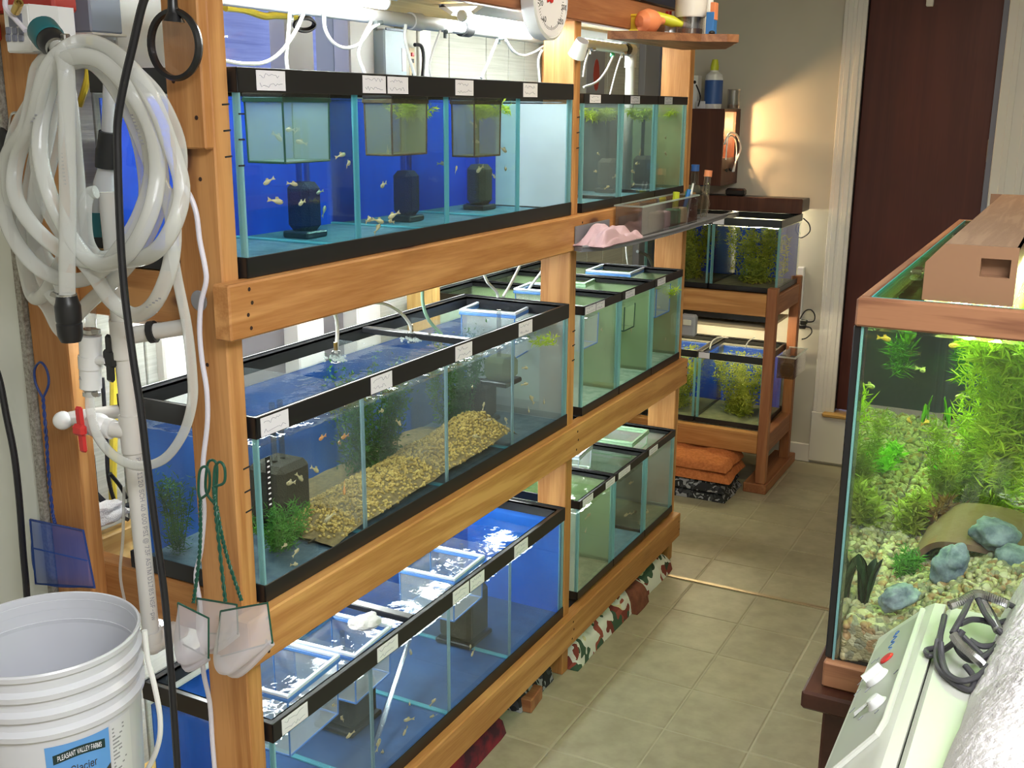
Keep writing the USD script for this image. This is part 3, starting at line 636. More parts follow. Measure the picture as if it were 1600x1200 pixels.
for px, lab, x in (((525, 556), 'clear air stone bubbling in the near section', -.14), ((643, 526), 'clear air stone bubbling in the second section', -.16)):
    c = at(px[0], px[1], x=x); t = thing('air_stone', lab, 'air stone', c)
    B().lathe([(0, .022), (.004, .022), (.005, .012), (.009, .010), (.0105, -.004), (.0095, -.014), (0, -.016)], c, 14).put(t, 'bell', 'clear_plastic'); B().cyl(c + [0, 0, .012], c + [0, 0, .028], .0042, 10).put(t, 'collar', 'brass')
    b = B(); rg = np.random.default_rng(3)
    for k in range(46):
        a, q = rg.uniform(0, 6.28), rg.uniform(.004, .026); b.ell(c + [q * math.cos(a), q * math.sin(a), -.006 + rg.uniform(-.003, .004)], [rg.uniform(.0015, .004)] * 3, 1)
    b.put(t, 'froth', 'film_pale', kind='stuff')

# things on the wall behind the rack
t = thing('electrical_box', 'pale blue wall box behind the top tank', 'electrical box', (XW, 1.2, 1.7))
B().box(XW, XW + .05, 1.145, 1.252, 1.60, 1.775, .004).put(t, 'body', 'panel_blue_grey'); B().box(XW + .05, XW + .0512, 1.225, 1.245, 1.67, 1.73).put(t, 'label', 'paper'); B().box(XW + .05, XW + .054, 1.15, 1.247, 1.772, 1.778).put(t, 'lip', 'box_grey')
t = thing('outlet_strip', 'beige power outlet strip with red switch behind the top tank', 'power strip', (XW, 1.29, 1.7))
B().box(XW + .0, XW + .035, 1.262, 1.325, 1.58, 1.79, .004).put(t, 'housing', 'outlet_strip'); B().box(XW + .035, XW + .036, 1.285, 1.312, 1.63, 1.735, .0004).put(t, 'face', 'cream_panel')
B().box(XW + .036, XW + .04, 1.292, 1.303, 1.712, 1.722, .001).put(t, 'switch', 'red_plastic'); B().box(XW + .036, XW + .04, 1.292, 1.303, 1.695, 1.706, .001).put(t, 'socket', 'black_plastic'); B().box(XW + .036, XW + .037, 1.296, 1.301, 1.66, 1.668).put(t, 'mark', 'ink')
single(B().tube(path_px([(648, 70), (658, 72), (662, 90), (660, 122)], 20, x=-.5), .005, 8), 'power_flex', 'cord_black', 'dark cord looping beside the outlet strip', 'cord')
single(B().tube(path_px([(352, 12), (380, 15), (412, 25), (430, 24), (462, 26)], 20, x=-.3), .007, 8), 'yellow_cable', 'yellow_cable', 'yellow cable strung under the top board', 'cable')
t = thing('coil_of_wire', 'dark coiled wire hanging behind the top lamp', 'wire', at(476, 38, x=-.4))
for k in range(4): B().tube(curve([at(476 + 14 * math.cos(a) * (1 + .06 * k), 36 + 10 * math.sin(a) + k, x=-.4 + .004 * k) for a in np.arange(10) * .628], 30, True), .0035, 6, True).put(t, 'loop', 'cord_black')
t = thing('wall_trim_post', 'white vertical trim board on the wall beside the grooved panels', 'trim board', (XW, 1.385, 1.2)); B().box(XW, XW + .03, 1.345, 1.408, .3, 2.2, .003).put(t, 'board', 'trim_white')
t = thing('wall_poster', 'small grey poster with a red figure behind the small top tanks', 'poster', (XW, 2.5, 1.6))
p = at(918, 90, x=XW + .004); B().box(XW, XW + .003, p[1], p[1] + .17, p[2] - .20, p[2] + .05).put(t, 'sheet', 'print_grey'); B().ell((XW + .003, p[1] + .09, p[2] - .06), (.001, .03, .06), 1).put(t, 'figure', 'red_box')
t = thing('dark_post', 'dark board against the wall by the far end of the rack', 'board', (XW, 2.9, 1.2)); a = at(1020, 120, x=XW)[1]; B().box(XW, XW + .03, a, a + .11, .4, 2.0, .003).put(t, 'board', 'jamb_grey')
t = thing('light_strip', 'pale metal strip against the wall by the far end of the rack', 'strip', (XW, 2.7, 1.2)); B().box(XW, XW + .03, a - .17, a - .003, .4, 2.0, .003).put(t, 'board', 'print_grey')

# ================================================================== NET BREEDERS, FILTERS, LIFE IN THE TANKS
def breeder(label, c, sx, sy, h, wire, net, rim_m=None, rz=0, rim=.009, top=True):
    """c: centre of the top frame."""
    t = thing('net_breeder', label, 'net breeder', c)
    Rz = np.array([[math.cos(rz), -math.sin(rz), 0], [math.sin(rz), math.cos(rz), 0], [0, 0, 1]])
    w = lambda x, y, z: np.asarray(c) + Rz @ np.array([x, y, z])
    X, Y = sx / 2, sy / 2
    if top:
        for a, bb in (((-X, -Y), (X, -Y)), ((X, -Y), (X, Y)), ((X, Y), (-X, Y)), ((-X, Y), (-X, -Y))):
            cx, cy = (a[0] + bb[0]) / 2, (a[1] + bb[1]) / 2; ln = math.hypot(a[0] - bb[0], a[1] - bb[1])
            B().obox(w(cx, cy, 0), ((ln + rim) if a[1] == bb[1] else rim, rim if a[1] == bb[1] else (ln - rim), .007), rz, b=.0015).put(t, 'frame_bar', rim_m or wire)
            o_ = .0008
            B().obox(w(cx, cy, -.008), ((ln + rim + o_) if a[1] == bb[1] else rim + o_, rim + o_ if a[1] == bb[1] else (ln - rim), .008), rz, b=.001).put(t, 'lower_bar', wire)
    for sx_, sy_ in ((-1, -1), (1, -1), (1, 1), (-1, 1)): B().cyl(w(sx_ * X, sy_ * Y, 0), w(sx_ * X * .97, sy_ * Y * .97, -h), .0018, 6).put(t, 'corner_wire', wire)
    b = B()
    for a, bb in (((-X, -Y), (X, -Y)), ((X, -Y), (X, Y)), ((X, Y), (-X, Y)), ((-X, Y), (-X, -Y))): b.cyl(w(a[0] * .97, a[1] * .97, -h), w(bb[0] * .97, bb[1] * .97, -h), .0022, 6)
    b.put(t, 'bottom_wire', wire)
    b = B(); q = [w(-X, -Y, -.004), w(X, -Y, -.004), w(X, Y, -.004), w(-X, Y, -.004), w(-X * .97, -Y * .97, -h), w(X * .97, -Y * .97, -h), w(X * .97, Y * .97, -h), w(-X * .97, Y * .97, -h)]
    b.add(q, [(0, 1, 5, 4), (1, 2, 6, 5), (2, 3, 7, 6), (3, 0, 4, 7), (4, 5, 6, 7)]); b.put(t, 'net', net, smooth=False)
    return t
def mid(y0, y1): return (y0 + y1) / 2
zt = 1.617
def top_breeder(label, uc, ur, ul, vb, wire, net):
    c, r = at(uc, 200, x=-.028), at(ur, 200, x=-.028); l = at(ul, 200, y=c[1]); zb_ = at(uc, vb, x=-.028)[2]
    breeder(label, ((c[0] + l[0]) / 2, mid(c[1], r[1]), 1.596), c[0] - l[0], r[1] - c[1], 1.596 - zb_, wire, net, 'black_plastic', rim=.006)
top_breeder('green mesh breeder in the first section of the top tank', 443, 515, 384, 255, 'net_green_wire', 'net_teal')
top_breeder('brown meshed breeder in the second section of the top tank', 612, 667, 570, 243, 'mud', 'net_olive')
top_breeder('brown meshed breeder in the third section of the top tank', 741, 782, 706, 245, 'mud', 'net_olive')
c = at(783, 478, z=1.062); breeder('blue and white breeder at the far end of the middle long tank', c, .15, .19, .12, 'frame_blue', 'net_white', 'frame_white_blue', rz=.12)
c = at(858, 442, z=1.045); breeder('pale framed breeder half hidden by the middle post on the middle tier', at(868, 455, z=1.06) * [1, 1, 1] + [-.06, .04, .0], .13, .12, .10, 'frame_blue', 'net_white', 'frame_white_blue', rz=.1)
c = at(964, 420, z=1.052); breeder('blue framed breeder floating in the farthest middle tier tank', c, .15, .17, .11, 'frame_blue', 'net_white', 'frame_white_blue', rz=.05)
c = at(897, 440, z=1.045); breeder('green framed breeder in the middle tier next to the post', c + [-.02, .05, 0], .12, .16, .09, 'frame_green', 'net_white', 'frame_green', rz=.1)
c = at(965, 678, z=.497); breeder('pale green breeder in the farthest small bottom tank', c, .16, .17, .05, 'frame_green', 'net_white', 'frame_green', rz=.05)
c = at(900, 703, z=.51); breeder('white and blue breeder in a small bottom tank beside the post', c + [-.03, .0, 0], .12, .13, .075, 'frame_white_blue', 'net_white', 'frame_white_blue', rz=.1)
c = at(437, 1042, z=.497); breeder('large blue breeder at the near end of the bottom tank', c, .16, .17, .13, 'frame_blue', 'net_white', 'frame_white_blue', rz=.06)
c = at(535, 990, z=.497); breeder('second blue breeder of the bottom tank, near the air line', c, .15, .14, .11, 'frame_blue', 'net_white', 'frame_white_blue', rz=.06)
c = at(690, 878, z=.50); breeder('blue breeder in the third section of the bottom tank', c, .15, .15, .11, 'frame_blue', 'net_white', 'frame_white_blue', rz=.04)
t = thing('white_wad', 'crumpled white filter floss beside the second bottom breeder', 'filter floss', at(570, 972, z=.505)); B().ell(at(572, 972, z=.505), (.03, .035, .012), 3, .5, 4).put(t, 'floss', 'terry_white')
for (u0, u1, lab, x, wm) in ((605, 650, 'x', 0, 0),): pass
def under_net(label, u0, u1, v0, v1, x, m='frame_blue', d=.09, net='net_white'):
    a, c = at(u0, v0, x=x), at(u1, v1, x=x); return breeder(label, ((x - d / 2), mid(a[1], c[1]), a[2]), d, abs(c[1] - a[1]), a[2] - c[2], m, net, top=False)
under_net('submerged blue wired net in the near middle tier small tank', 906, 934, 500, 535, -.02)
under_net('submerged green wired net in the middle one of the middle tier small tanks', 976, 991, 480, 510, -.02, 'net_green_wire', net='algae_film')
under_net('submerged blue wired net in the farthest middle tier small tank', 1026, 1046, 452, 486, -.02)

def sponge(label, y, x, z, r, h, m, risers=1):
    t = thing('sponge_filter', label, 'sponge filter', (x, y, z)); b = B().box(x - r, x + r, y - r * 1.05, y + r * 1.05, z, z + h, .012); b.put(t, 'sponge', m)
    B().box(x - r - .004, x + r + .004, y - r * 1.2, y + r * 1.2, z - .012, z + .001, .003).put(t, 'base', 'black_plastic')
    for k in range(risers): B().cyl((x, y - .012 + .024 * k, z + h), (x, y - .012 + .024 * k, z + h + .12), .006, 10).put(t, 'riser', 'clear_plastic')
zs = LV['t'][0] + .028
sponge('black sponge filter in the first section of the top tank', yat(478, 310, -.19), -.195, zs, .027, .095, 'sponge_black', 2)
sponge('black sponge filter in the second section of the top tank', yat(638, 310, -.19), -.195, zs, .025, .10, 'sponge_black', 2)
sponge('brownish sponge filter in the third section of the top tank', yat(752, 300, -.19), -.195, zs, .027, .10, 'sponge_brown', 1)
sponge('mossy box filter in the near corner of the gravel tank', yat(450, 770, -.17), -.19, LV['m'][0] + .03, .045, .12, 'sponge_brown', 2)
sponge('dark sponge filter at the far end of the gravel tank', yat(772, 650, -.15), -.2, LV['m'][0] + .03, .04, .10, 'sponge_brown', 1)
sponge('pale box filter above the gravel at the far end', yat(772, 620, -.12), -.1, LV['m'][0] + .16, .035, .06, 'net_olive', 1)
sponge('tall dark sponge filter in the third section of the bottom tank', yat(725, 990, -.17), -.17, LV['b'][0] + .03, .05, .14, 'sponge_brown', 1)
sponge('dark mossy sponge filter at the near end of the bottom tank', yat(545, 1140, -.2), -.2, LV['b'][0] + .03, .05, .10, 'sponge_black', 1)
for k, (u, v, x, z) in enumerate(((950, 290, -.14, LV['t'][0] + .0285), (1004, 285, -.12, LV['t'][0] + .0285))):
    sponge(['dark sponge filter inside the small top tank by the post', 'dark sponge filter inside the middle small top tank'][k], yat(u, v, x), x, z, .028, .09, 'sponge_brown', 1)
# clear siphon tubes lying in the bottom tank
single(B().tube([(-.07, at(596, 1120, x=-.05)[1], .222), (-.20, at(672, 1050, x=-.16)[1], .33)], .007, 10), 'siphon_tube', 'clear_plastic', 'clear rigid tube leaning in the bottom tank', 'tube')
# algae strip thermometer
t = thing('strip_thermometer', 'black strip thermometer on the near corner of the gravel tank', 'thermometer', at(419, 750, x=.001))
a, c = at(414, 715, x=-.003), at(425, 792, x=-.003); B().box(-.0029, -.0018, a[1], c[1], c[2], a[2]).put(t, 'strip', 'black_plastic')
for k in range(9): zz = a[2] + (c[2] - a[2]) * (.07 + .105 * k); B().box(-.0018, -.0014, a[1] + .003, a[1] + .009, zz - .003, zz).put(t, 'digit_mark', 'paper')
# suction clip and bent rod on the gravel tank floor
single(B().tube(curve([at(485, 815, x=-.10), at(510, 828, x=-.10), at(482, 848, x=-.05)], 6), .002, 6), 'bent_rod', 'black_plastic', 'thin bent black rod on the bare floor of the gravel tank', 'rod')

# gravel heap of the middle tank
def gravel_field(yc, name):
    t = thing('gravel_heap', 'heap of yellow brown gravel in the middle long tank', 'gravel', (-.15, .6, LV['m'][0]))
    y0, y1 = yat(498, 800, -.05), yat(792, 700, -.05); z0 = LV['m'][0] + .015
    ny, nx = 110, 44; Y, X = np.meshgrid(np.linspace(y0, y1, ny), np.linspace(-.30, -.016, nx), indexing='ij')
    s_ = (Y - y0) / (y1 - y0); prof = np.interp(s_, [0, .06, .3, .55, .8, .94, 1], [.012, .035, .05, .058, .07, .085, .04])
    Hh = prof * np.interp(X, [-.30, -.22, -.15, -.09, -.016], [.12, .22, .85, 1.0, .55]) + .012 * (meshkit.fbm(np.stack([X, Y, X * 0], -1) * 16, 3, 2) - .5)
    P = np.stack([X, Y, z0 + np.maximum(Hh, .001)], -1).reshape(-1, 3); I = np.arange(ny * nx).reshape(ny, nx)
    B().add(P, np.stack([I[:-1, :-1], I[:-1, 1:], I[1:, 1:], I[1:, :-1]], -1).reshape(-1, 4)[:, ::-1]).put(t, 'bed', 'gravel_dark')
    base = trimesh.creation.icosahedron(); b = B(); rg = np.random.default_rng(11)
    for k in range(5200):
        i, j = rg.integers(2, ny - 2), rg.integers(0, nx); 
        if X[i, j] < -.17 or (X[i, j] > -.05 and rg.random() < (X[i, j] + .05) * 22): continue
        if Hh[i, j] < .012: continue
        c = np.array([X[i, j] + rg.uniform(-.003, .003), Y[i, j] + rg.uniform(-.003, .003), z0 + Hh[i, j] + .001])
        c[0] = min(c[0], -.0165)
        b.add(c + base.vertices * rg.uniform(.0022, .0046, 3), base.faces)
    b.put(t, 'grain', 'gravel_yellow', smooth=False, kind='stuff')
gravel_field(0, 0)

def bush(name, label, c, size, n, m, cat='plant', leaflet=(.010, .0032), seed=0, stems=8, group=None, droop=0.0, up=.4, clip=None):
    """Bushy water plant: stems with many narrow two-sided leaflets of real outline."""
    t = thing(name, label, cat, c, group); rg = np.random.default_rng(seed); c = np.asarray(c, float); size = np.asarray(size, float)
    st = B(); tips = []
    for k in range(stems):
        a = rg.uniform(0, 6.28); q = np.sqrt(rg.random())
        top = c + size * [math.cos(a) * q, math.sin(a) * q, 1] * [1, 1, rg.uniform(.6, 1)]
        base = c + [size[0] * .3 * math.cos(a) * q, size[1] * .3 * math.sin(a) * q, 0]; md = (base + top) / 2 + rg.normal(0, .12, 3) * size
        pts = curve([base, md, top], 10); st.tube(pts, .0011, 4); tips.append(pts)
    st.put(t, 'stem', m)
    V, Fc = [], []; L = np.array([(0, 0, 0), (.35, .5, .08), (1, 0, -.05), (.35, -.5, .08)])
    for k in range(n):
        pts = tips[rg.integers(len(tips))]; p = pts[rg.integers(1, len(pts))] + rg.normal(0, .085, 3) * size
        if clip is not None: p = np.clip(p, clip[0], clip[1])
        dr = rg.normal(0, 1, 3); dr[2] = dr[2] * .6 + up - droop; dr /= np.linalg.norm(dr); sd = np.cross(dr, rg.normal(0, 1, 3)); sd /= np.linalg.norm(sd) + 1e-9; nn = np.cross(dr, sd)
        s_ = rg.uniform(.6, 1.3); V.append(p + (L[:, :1] * dr * leaflet[0] + L[:, 1:2] * sd * leaflet[1] + L[:, 2:] * nn * leaflet[0]) * s_); Fc.append(np.array([(0, 1, 2), (0, 2, 3)]) + 4 * k)
    B().add(np.vstack(V), np.vstack(Fc)).put(t, 'foliage', m, smooth=False, kind='stuff')
    return t
zg = LV['m'][0] + .03
bush('water_fern', 'dark green bushy plant in the second section of the gravel tank', (-.21, yat(585, 720, -.21), zg), (.06, .15, .23), 5200, 'leaf_dark', leaflet=(.012, .0045), seed=1, stems=26)
bush('water_fern', 'dark green bushy plant in the third section of the gravel tank', (-.20, yat(712, 660, -.2), zg), (.06, .13, .23), 4200, 'leaf_dark', leaflet=(.012, .0045), seed=2, stems=24)
bush('moss_clump', 'feathery green moss in the near corner of the gravel tank', (-.10, yat(440, 850, -.10), zg - .005), (.06, .07, .07), 1500, 'leaf_mid', leaflet=(.016, .0018), seed=3, stems=16)
bush('moss_clump', 'dark green moss seen through the near end of the gravel tank', (-.26, .06, zg - .005), (.045, .05, .13), 1100, 'leaf_dark', leaflet=(.013, .002), seed=4, stems=12)
def floating(label, yc, x, z, n, wy, seed):
    bush('floating_weed', label, (x, yc, z - .03), (.05, wy, .028), n, 'leaf_lime', leaflet=(.016, .004), seed=seed, stems=10, droop=.5)
zw = 1.590
floating('light green floating weed in the second section of the top tank', yat(650, 165, -.06), -.07, zw, 420, .06, 5)
floating('light green floating weed in the third section of the top tank', yat(762, 172, -.06), -.07, zw, 560, .08, 6)
floating('floating weed in the small top tank by the post', yat(948, 180, -.06), -.07, 1.577, 520, .09, 7)
floating('floating weed in the middle small top tank', yat(1008, 180, -.06), -.07, 1.577, 520, .09, 8)
floating('floating weed in the farthest small top tank', yat(1052, 180, -.06), -.07, 1.577, 420, .08, 9)
floating('floating weed at the right end of the middle long tank', yat(842, 545, -.03), -.03, 1.02, 90, .03, 12)
floating('floating weed in the farthest small middle tank', yat(1042, 445, -.03), -.03, 1.01, 60, .02, 13)

bush('water_weed', 'dark drifting weed in the small top tank by the post', (-.30, 1.425, LV['t'][0] + .018), (.08, .08, .10), 900, 'leaf_dark', leaflet=(.012, .004), seed=71, stems=12, clip=((-.49, 1.305, 1.33), (-.02, 1.545, 1.57)))
bush('water_weed', 'dark drifting weed in the middle small top tank', (-.30, 1.70, LV['t'][0] + .018), (.08, .08, .15), 1200, 'leaf_dark', leaflet=(.012, .004), seed=72, stems=12, clip=((-.49, 1.575, 1.33), (-.02, 1.815, 1.57)))
def fish_proto(name, label, m, tail_m, loc, group):
    t = thing(name, label, 'fish', loc, group); c = np.array(loc, float); L = .019
    prof = [(0, 0, 0), (.08, .10, .14), (.3, .14, .22), (.55, .11, .19), (.8, .05, .09), (.92, .03, .07)]; n = 8; V = []
    for s_, w, h in prof:
        for k in range(n): a = 2 * math.pi * k / n; V.append(c + L * np.array([w * math.cos(a), s_ - .4, h * math.sin(a)]))
    F = [[i * n + j, i * n + (j + 1) % n, (i + 1) * n + (j + 1) % n, (i + 1) * n + j] for i in range(len(prof) - 1) for j in range(n)]
    B().add(V, F).put(t, 'body', m, smooth=True)
    for nm, poly in (('tail', [(.9, .03), (1.3, .2), (1.22, 0), (1.3, -.2), (.9, -.03)]), ('back_fin', [(.35, .2), (.5, .36), (.7, .3), (.68, .13)])):
        B().prism([(c[1] + L * (a - .4), c[2] + L * h) for a, h in poly], c[0] - .0003, c[0] + .0003, (1, 2, 0)).put(t, nm, tail_m, smooth=False)
    b = B()
    for s_ in (-1, 1): b.ell(c + L * np.array([s_ * .11, -.27, .06]), [L * .035] * 3, 1)
    b.put(t, 'eyes', 'fish_dark'); return t
FISH = {}
def school(key, px, label, group, kind='pale'):
    """px: (column, row, x) of each fish."""
    for k, (u, v, x) in enumerate(px):
        p = at(u, v, x=x); rz = random.uniform(-.6, .6) + (math.pi if random.random() < .5 else 0); sc = random.uniform(.8, 1.25)
        if kind not in FISH:
            FISH[kind] = fish_proto('small_fish' if kind == 'pale' else 'orange_fish', label, 'fish_pale' if kind == 'pale' else 'fish_orange', 'fish_pale' if kind == 'pale' else 'fish_orange', p, group)
        else: copy(FISH[kind], p, label, rz, sc, group, random.gauss(0, .45))
school('t', [(451, 203, -.05), (417, 285, -.08), (460, 288, -.03), (435, 315, -.04), (470, 318, -.12), (498, 301, -.15), (535, 242, -.04), (545, 255, -.02), (466, 203, -.10), (468, 222, -.06), (436, 216, -.06), (507, 327, -.1)], 'small pale fish in the first section of the top tank', 'fish in the first section of the top tank')
school('t2', [(577, 343, -.02), (594, 346, -.05), (612, 338, -.03), (610, 346, -.03), (591, 355, -.06), (606, 237, -.07), (598, 290, -.1)], 'small pale fish low in the second section of the top tank', 'fish in the second section of the top tank')
school('t3', [(742, 196, -.05), (746, 222, -.05), (713, 263, -.03), (788, 235, -.04), (790, 264, -.03), (748, 266, -.1), (692, 256, -.03), (772, 276, -.06)], 'small pale fish in the third section of the top tank', 'fish in the third section of the top tank')
school('m1', [(494, 735, -.04), (452, 755, -.04), (512, 811, -.03), (464, 861, -.03), (446, 852, -.05), (462, 882, -.02), (470, 748, -.10)], 'small pale fish in the near section of the gravel tank', 'fish in the near section of the gravel tank')
school('m2', [(597, 642, -.06), (624, 662, -.06), (756, 632, -.04), (764, 656, -.04), (742, 682, -.05), (790, 655, -.03), (738, 605, -.08)], 'small pale fish around the plants of the gravel tank', 'fish around the plants of the gravel tank')
school('m0', [(537, 683, -.05), (502, 685, -.03), (538, 767, -.05), (530, 692, -.09)], 'small orange fish in the gravel tank', 'orange fish of the gravel tank', 'orange')
school('m4', [(822, 600, -.03), (830, 622, -.04), (826, 642, -.04), (822, 575, -.03), (850, 628, -.04)], 'small pale fish in the last section of the middle long tank', 'fish in the last section of the middle long tank')
school('b1', [(521, 1102, -.03), (534, 1122, -.05), (545, 1150, -.03), (592, 1160, -.04), (598, 1175, -.05)], 'small pale fish at the near end of the bottom tank', 'fish at the near end of the bottom tank')
school('b2', [(642, 1020, -.05), (640, 1100, -.04), (636, 1125, -.03), (632, 1145, -.04), (678, 1095, -.03), (675, 1120, -.04), (735, 1010, -.04), (738, 1022, -.05)], 'small pale fish in the middle sections of the bottom tank', 'fish in the middle of the bottom tank')
school('u', [(934, 240, -.06), (931, 268, -.05), (988, 268, -.04), (995, 256, -.06), (990, 288, -.04), (1040, 215, -.05), (1062, 210, -.05), (1040, 240, -.05), (1022, 232, -.06), (1000, 240, -.05), (963, 275, -.05), (950, 292, -.03)], 'small pale fish in the small top tier tanks', 'fish in the small top tanks')
school('v', [(986, 514, -.05), (1000, 518, -.07), (940, 515, -.05), (945, 545, -.05), (1030, 480, -.05), (1040, 530, -.03)], 'small pale fish in the greenish middle tier tanks', 'fish in the greenish middle tanks')
school('w', [(985, 755, -.05), (978, 805, -.05), (992, 800, -.04), (1000, 820, -.04), (920, 805, -.05), (915, 830, -.05), (1012, 800, -.04)], 'small pale fish in the small bottom tier tanks', 'fish in the small bottom tanks')

# ================================================================== THERMOMETER, CUP, SHELF ITEMS ON THE HEADER
c = at(859, -1, x=.045); t = thing('dial_thermometer', 'round white dial thermometer with red pointer on the top beam', 'thermometer', c)
nx = np.array([1.0, 0, 0]); R_ = .085
B().lathe([(0, -.030), (R_, -.030), (R_ + .003, -.02), (R_ + .003, .003), (R_ - .002, .006), (R_ - .004, .002), (0, .002)], c, 40, nx).put(t, 'case', 'white_plastic')
ux = np.array([0, 1.0, 0]); uz = np.array([0, 0, 1.0]); o = c + nx * .0028
B().lathe([(0, 0), (R_ - .006, 0), (R_ - .006, .0004), (0, .0004)], o, 36, nx).put(t, 'dial', 'paper')
b = B()
for k in range(48):
    a = math.radians(-225 + k * 270 / 47); d = ux * math.cos(a) + uz * math.sin(a); w = .010 if k % 6 == 0 else .006
    b.tube([o + nx * .0008 + d * (R_ - .019), o + nx * .0008 + d * (R_ - .019 - w)], .0005, 4)
b.put(t, 'scale_mark', 'ink', kind='stuff')
b = B()
for k, n_ in enumerate(('-40', '-20', '0', '20', '40', '60', '80', '100', '120')):
    a = math.radians(225 - k * 270 / 8); d = ux * math.cos(a) + uz * math.sin(a); b.text(n_, .011, o + nx * .0006 + d * (R_ - .022) - ux * .008 - uz * .005, ux, uz, .0004)
b.put(t, 'numeral', 'ink')
d = ux * .95 + uz * .28; d /= np.linalg.norm(d); sd = np.cross(nx, d)
B().add([o + nx * .0015 - d * .022 + sd * .003, o + nx * .0015 - d * .022 - sd * .003, o + nx * .0015 + d * .058, o + nx * .0025 - d * .022], [(0, 1, 2), (0, 2, 3), (1, 3, 2), (0, 3, 1)]).put(t, 'pointer', 'red_plastic', smooth=False)
B().lathe([(0, .003), (.008, .003), (.008, 0)], o, 16, nx).put(t, 'hub', 'red_plastic')
c = at(906, 74, x=.014); t = thing('paper_cup', 'white cone of paper stuck on the middle post', 'paper cone', c)
B().lathe([(.016, .020), (.022, -.024), (.021, -.024), (.015, .019)], c, 20, (.5, -.3, .8)).put(t, 'cone', 'tube_white'); B().lathe([(0, .018), (.0155, .018), (.0155, .019), (0, .019)], c, 16, (.5, -.3, .8)).put(t, 'base', 'print_grey')

ZS = 1.772
poly = [(.0126, 1.40), (.085, 1.425), (.15, 1.53), (.20, 1.60), (.262, 1.63), (.285, 1.66), (.15, 1.985), (.0126, 1.985)]
t = thing('shelf_board', 'rough brown offcut board fixed to the top beam as a shelf', 'shelf', (.12, 1.7, ZS)); B().prism(poly, ZS - .02, ZS, (0, 1, 2)).put(t, 'board', 'oak_trim_y', smooth=False)
def pot(name, label, cat, px, y, r, h, m, prof=None, z=ZS, lid=None, lidm='white_plastic', extra=None):
    c = at(px[0], px[1], y=y); c[2] = z; t = thing(name, label, cat, c)
    B().lathe(prof or [(0, 0), (r * .92, 0), (r, h * .06), (r, h), (r * .9, h), (r * .88, h * .1), (0, h * .08)], c, 24).put(t, 'body', m)
    if lid: B().lathe([(0, 0), (lid[0], 0), (lid[0], lid[1]), (lid[0] * .8, lid[1]), (0, lid[1])], c + [0, 0, h], 20).put(t, 'lid', lidm)
    return t, c
c = at(990, 42, y=1.56); t = thing('yellow_tub', 'small yellow square tub at the near end of the offcut shelf', 'tub', (c[0], c[1], ZS)); B().box(c[0] - .015, c[0] + .02, c[1], c[1] + .05, ZS, ZS + .05, .004).put(t, 'tub', 'yellow_plastic'); B().box(c[0] - .018, c[0] + .023, c[1] - .003, c[1] + .053, ZS + .046, ZS + .053, .002).put(t, 'rim', 'yellow_plastic')
c = at(1012, 33, y=1.57); t = thing('rubber_bulb', 'orange rubber bulb lying on the offcut shelf', 'rubber bulb', c); B().lathe([(0, -.036), (.015, -.033), (.028, -.02), (.033, 0), (.029, .02), (.018, .036), (.010, .05), (.009, .062), (0, .062)], [c[0], c[1], ZS + .034], 26, (.35, .9, .06)).put(t, 'bulb', 'orange_rubber')
c = at(1035, 28, y=1.64); t = thing('olive_bottle', 'olive yellow bottle lying behind the orange bulb', 'bottle', c); c[2] = ZS + .045; B().lathe([(0, -.05), (.014, -.05), (.015, -.03), (.015, .03), (.009, .05), (.008, .06), (0, .06)], c, 20, (.85, .5, -.25)).put(t, 'body', 'lime_plastic'); B().cyl(c + np.array([.85, .5, -.25]) * .058, c + np.array([.85, .5, -.25]) * .08, .009, 12).put(t, 'cap', 'print_grey')
pot('red_capped_bottle', 'small bottle with pointed red cap on the offcut shelf', 'bottle', (1044, 42), 1.74, .010, .05, 'white_plastic', lid=(.009, .022), lidm='red_plastic')
pot('dropper_bottle', 'small white dropper bottle left of the clear jar', 'bottle', (1052, 42), 1.72, .010, .048, 'white_plastic', lid=(.006, .022), lidm='white_plastic')
t, c = pot('clear_jar', 'clear plastic jar stacked with a white tub on the offcut shelf', 'jar', (1078, 50), 1.70, .040, .055, 'clear_plastic'); B().lathe([(.040, .05), (.043, .055), (.045, .115), (.042, .12), (0, .12)], c, 26).put(t, 'white_tub', 'white_plastic'); B().lathe([(0, .004), (.034, .004), (.034, .02), (0, .02)], c, 20).put(t, 'dregs', 'terracotta')
for k, (u, lab) in enumerate(((1085, 'white dropper bottle above the jar, leftmost of three'), (1096, 'white dropper bottle above the jar, middle of three'), (1107, 'white dropper bottle above the jar, rightmost of three'))):
    c = at(u, 22, y=1.74 + .01 * k); t = thing('dropper_bottle', lab, 'bottle', (c[0], c[1], ZS)); B().lathe([(0, 0), (.012, 0), (.0125, .02), (.0125, .11), (.008, .12), (.007, .125), (0, .125)], (c[0], c[1], ZS), 18).put(t, 'body', 'white_plastic'); B().lathe([(.0075, .12), (.007, .128), (.0025, .15), (0, .15)], (c[0], c[1], ZS), 14).put(t, 'nozzle', 'white_plastic')
c = at(1106, 40, y=1.66); t = thing('blue_carton', 'blue and orange carton at the far end of the offcut shelf', 'carton', (c[0], c[1], ZS)); B().box(c[0] - .006, c[0] + .016, c[1], c[1] + .03, ZS, ZS + .06, .001).put(t, 'carton', 'blue_plastic'); B().box(c[0] + .004, c[0] + .017, c[1] + .002, c[1] + .0315, ZS + .04, ZS + .085, .001).put(t, 'flap', 'orange_rubber')
c = at(1110, 53, y=1.66); single(B().ell((c[0] + .004, c[1], ZS + .006), (.008, .012, .006), 2), 'black_clip', 'black_rubber', 'small black clip beside the blue carton', 'clip')
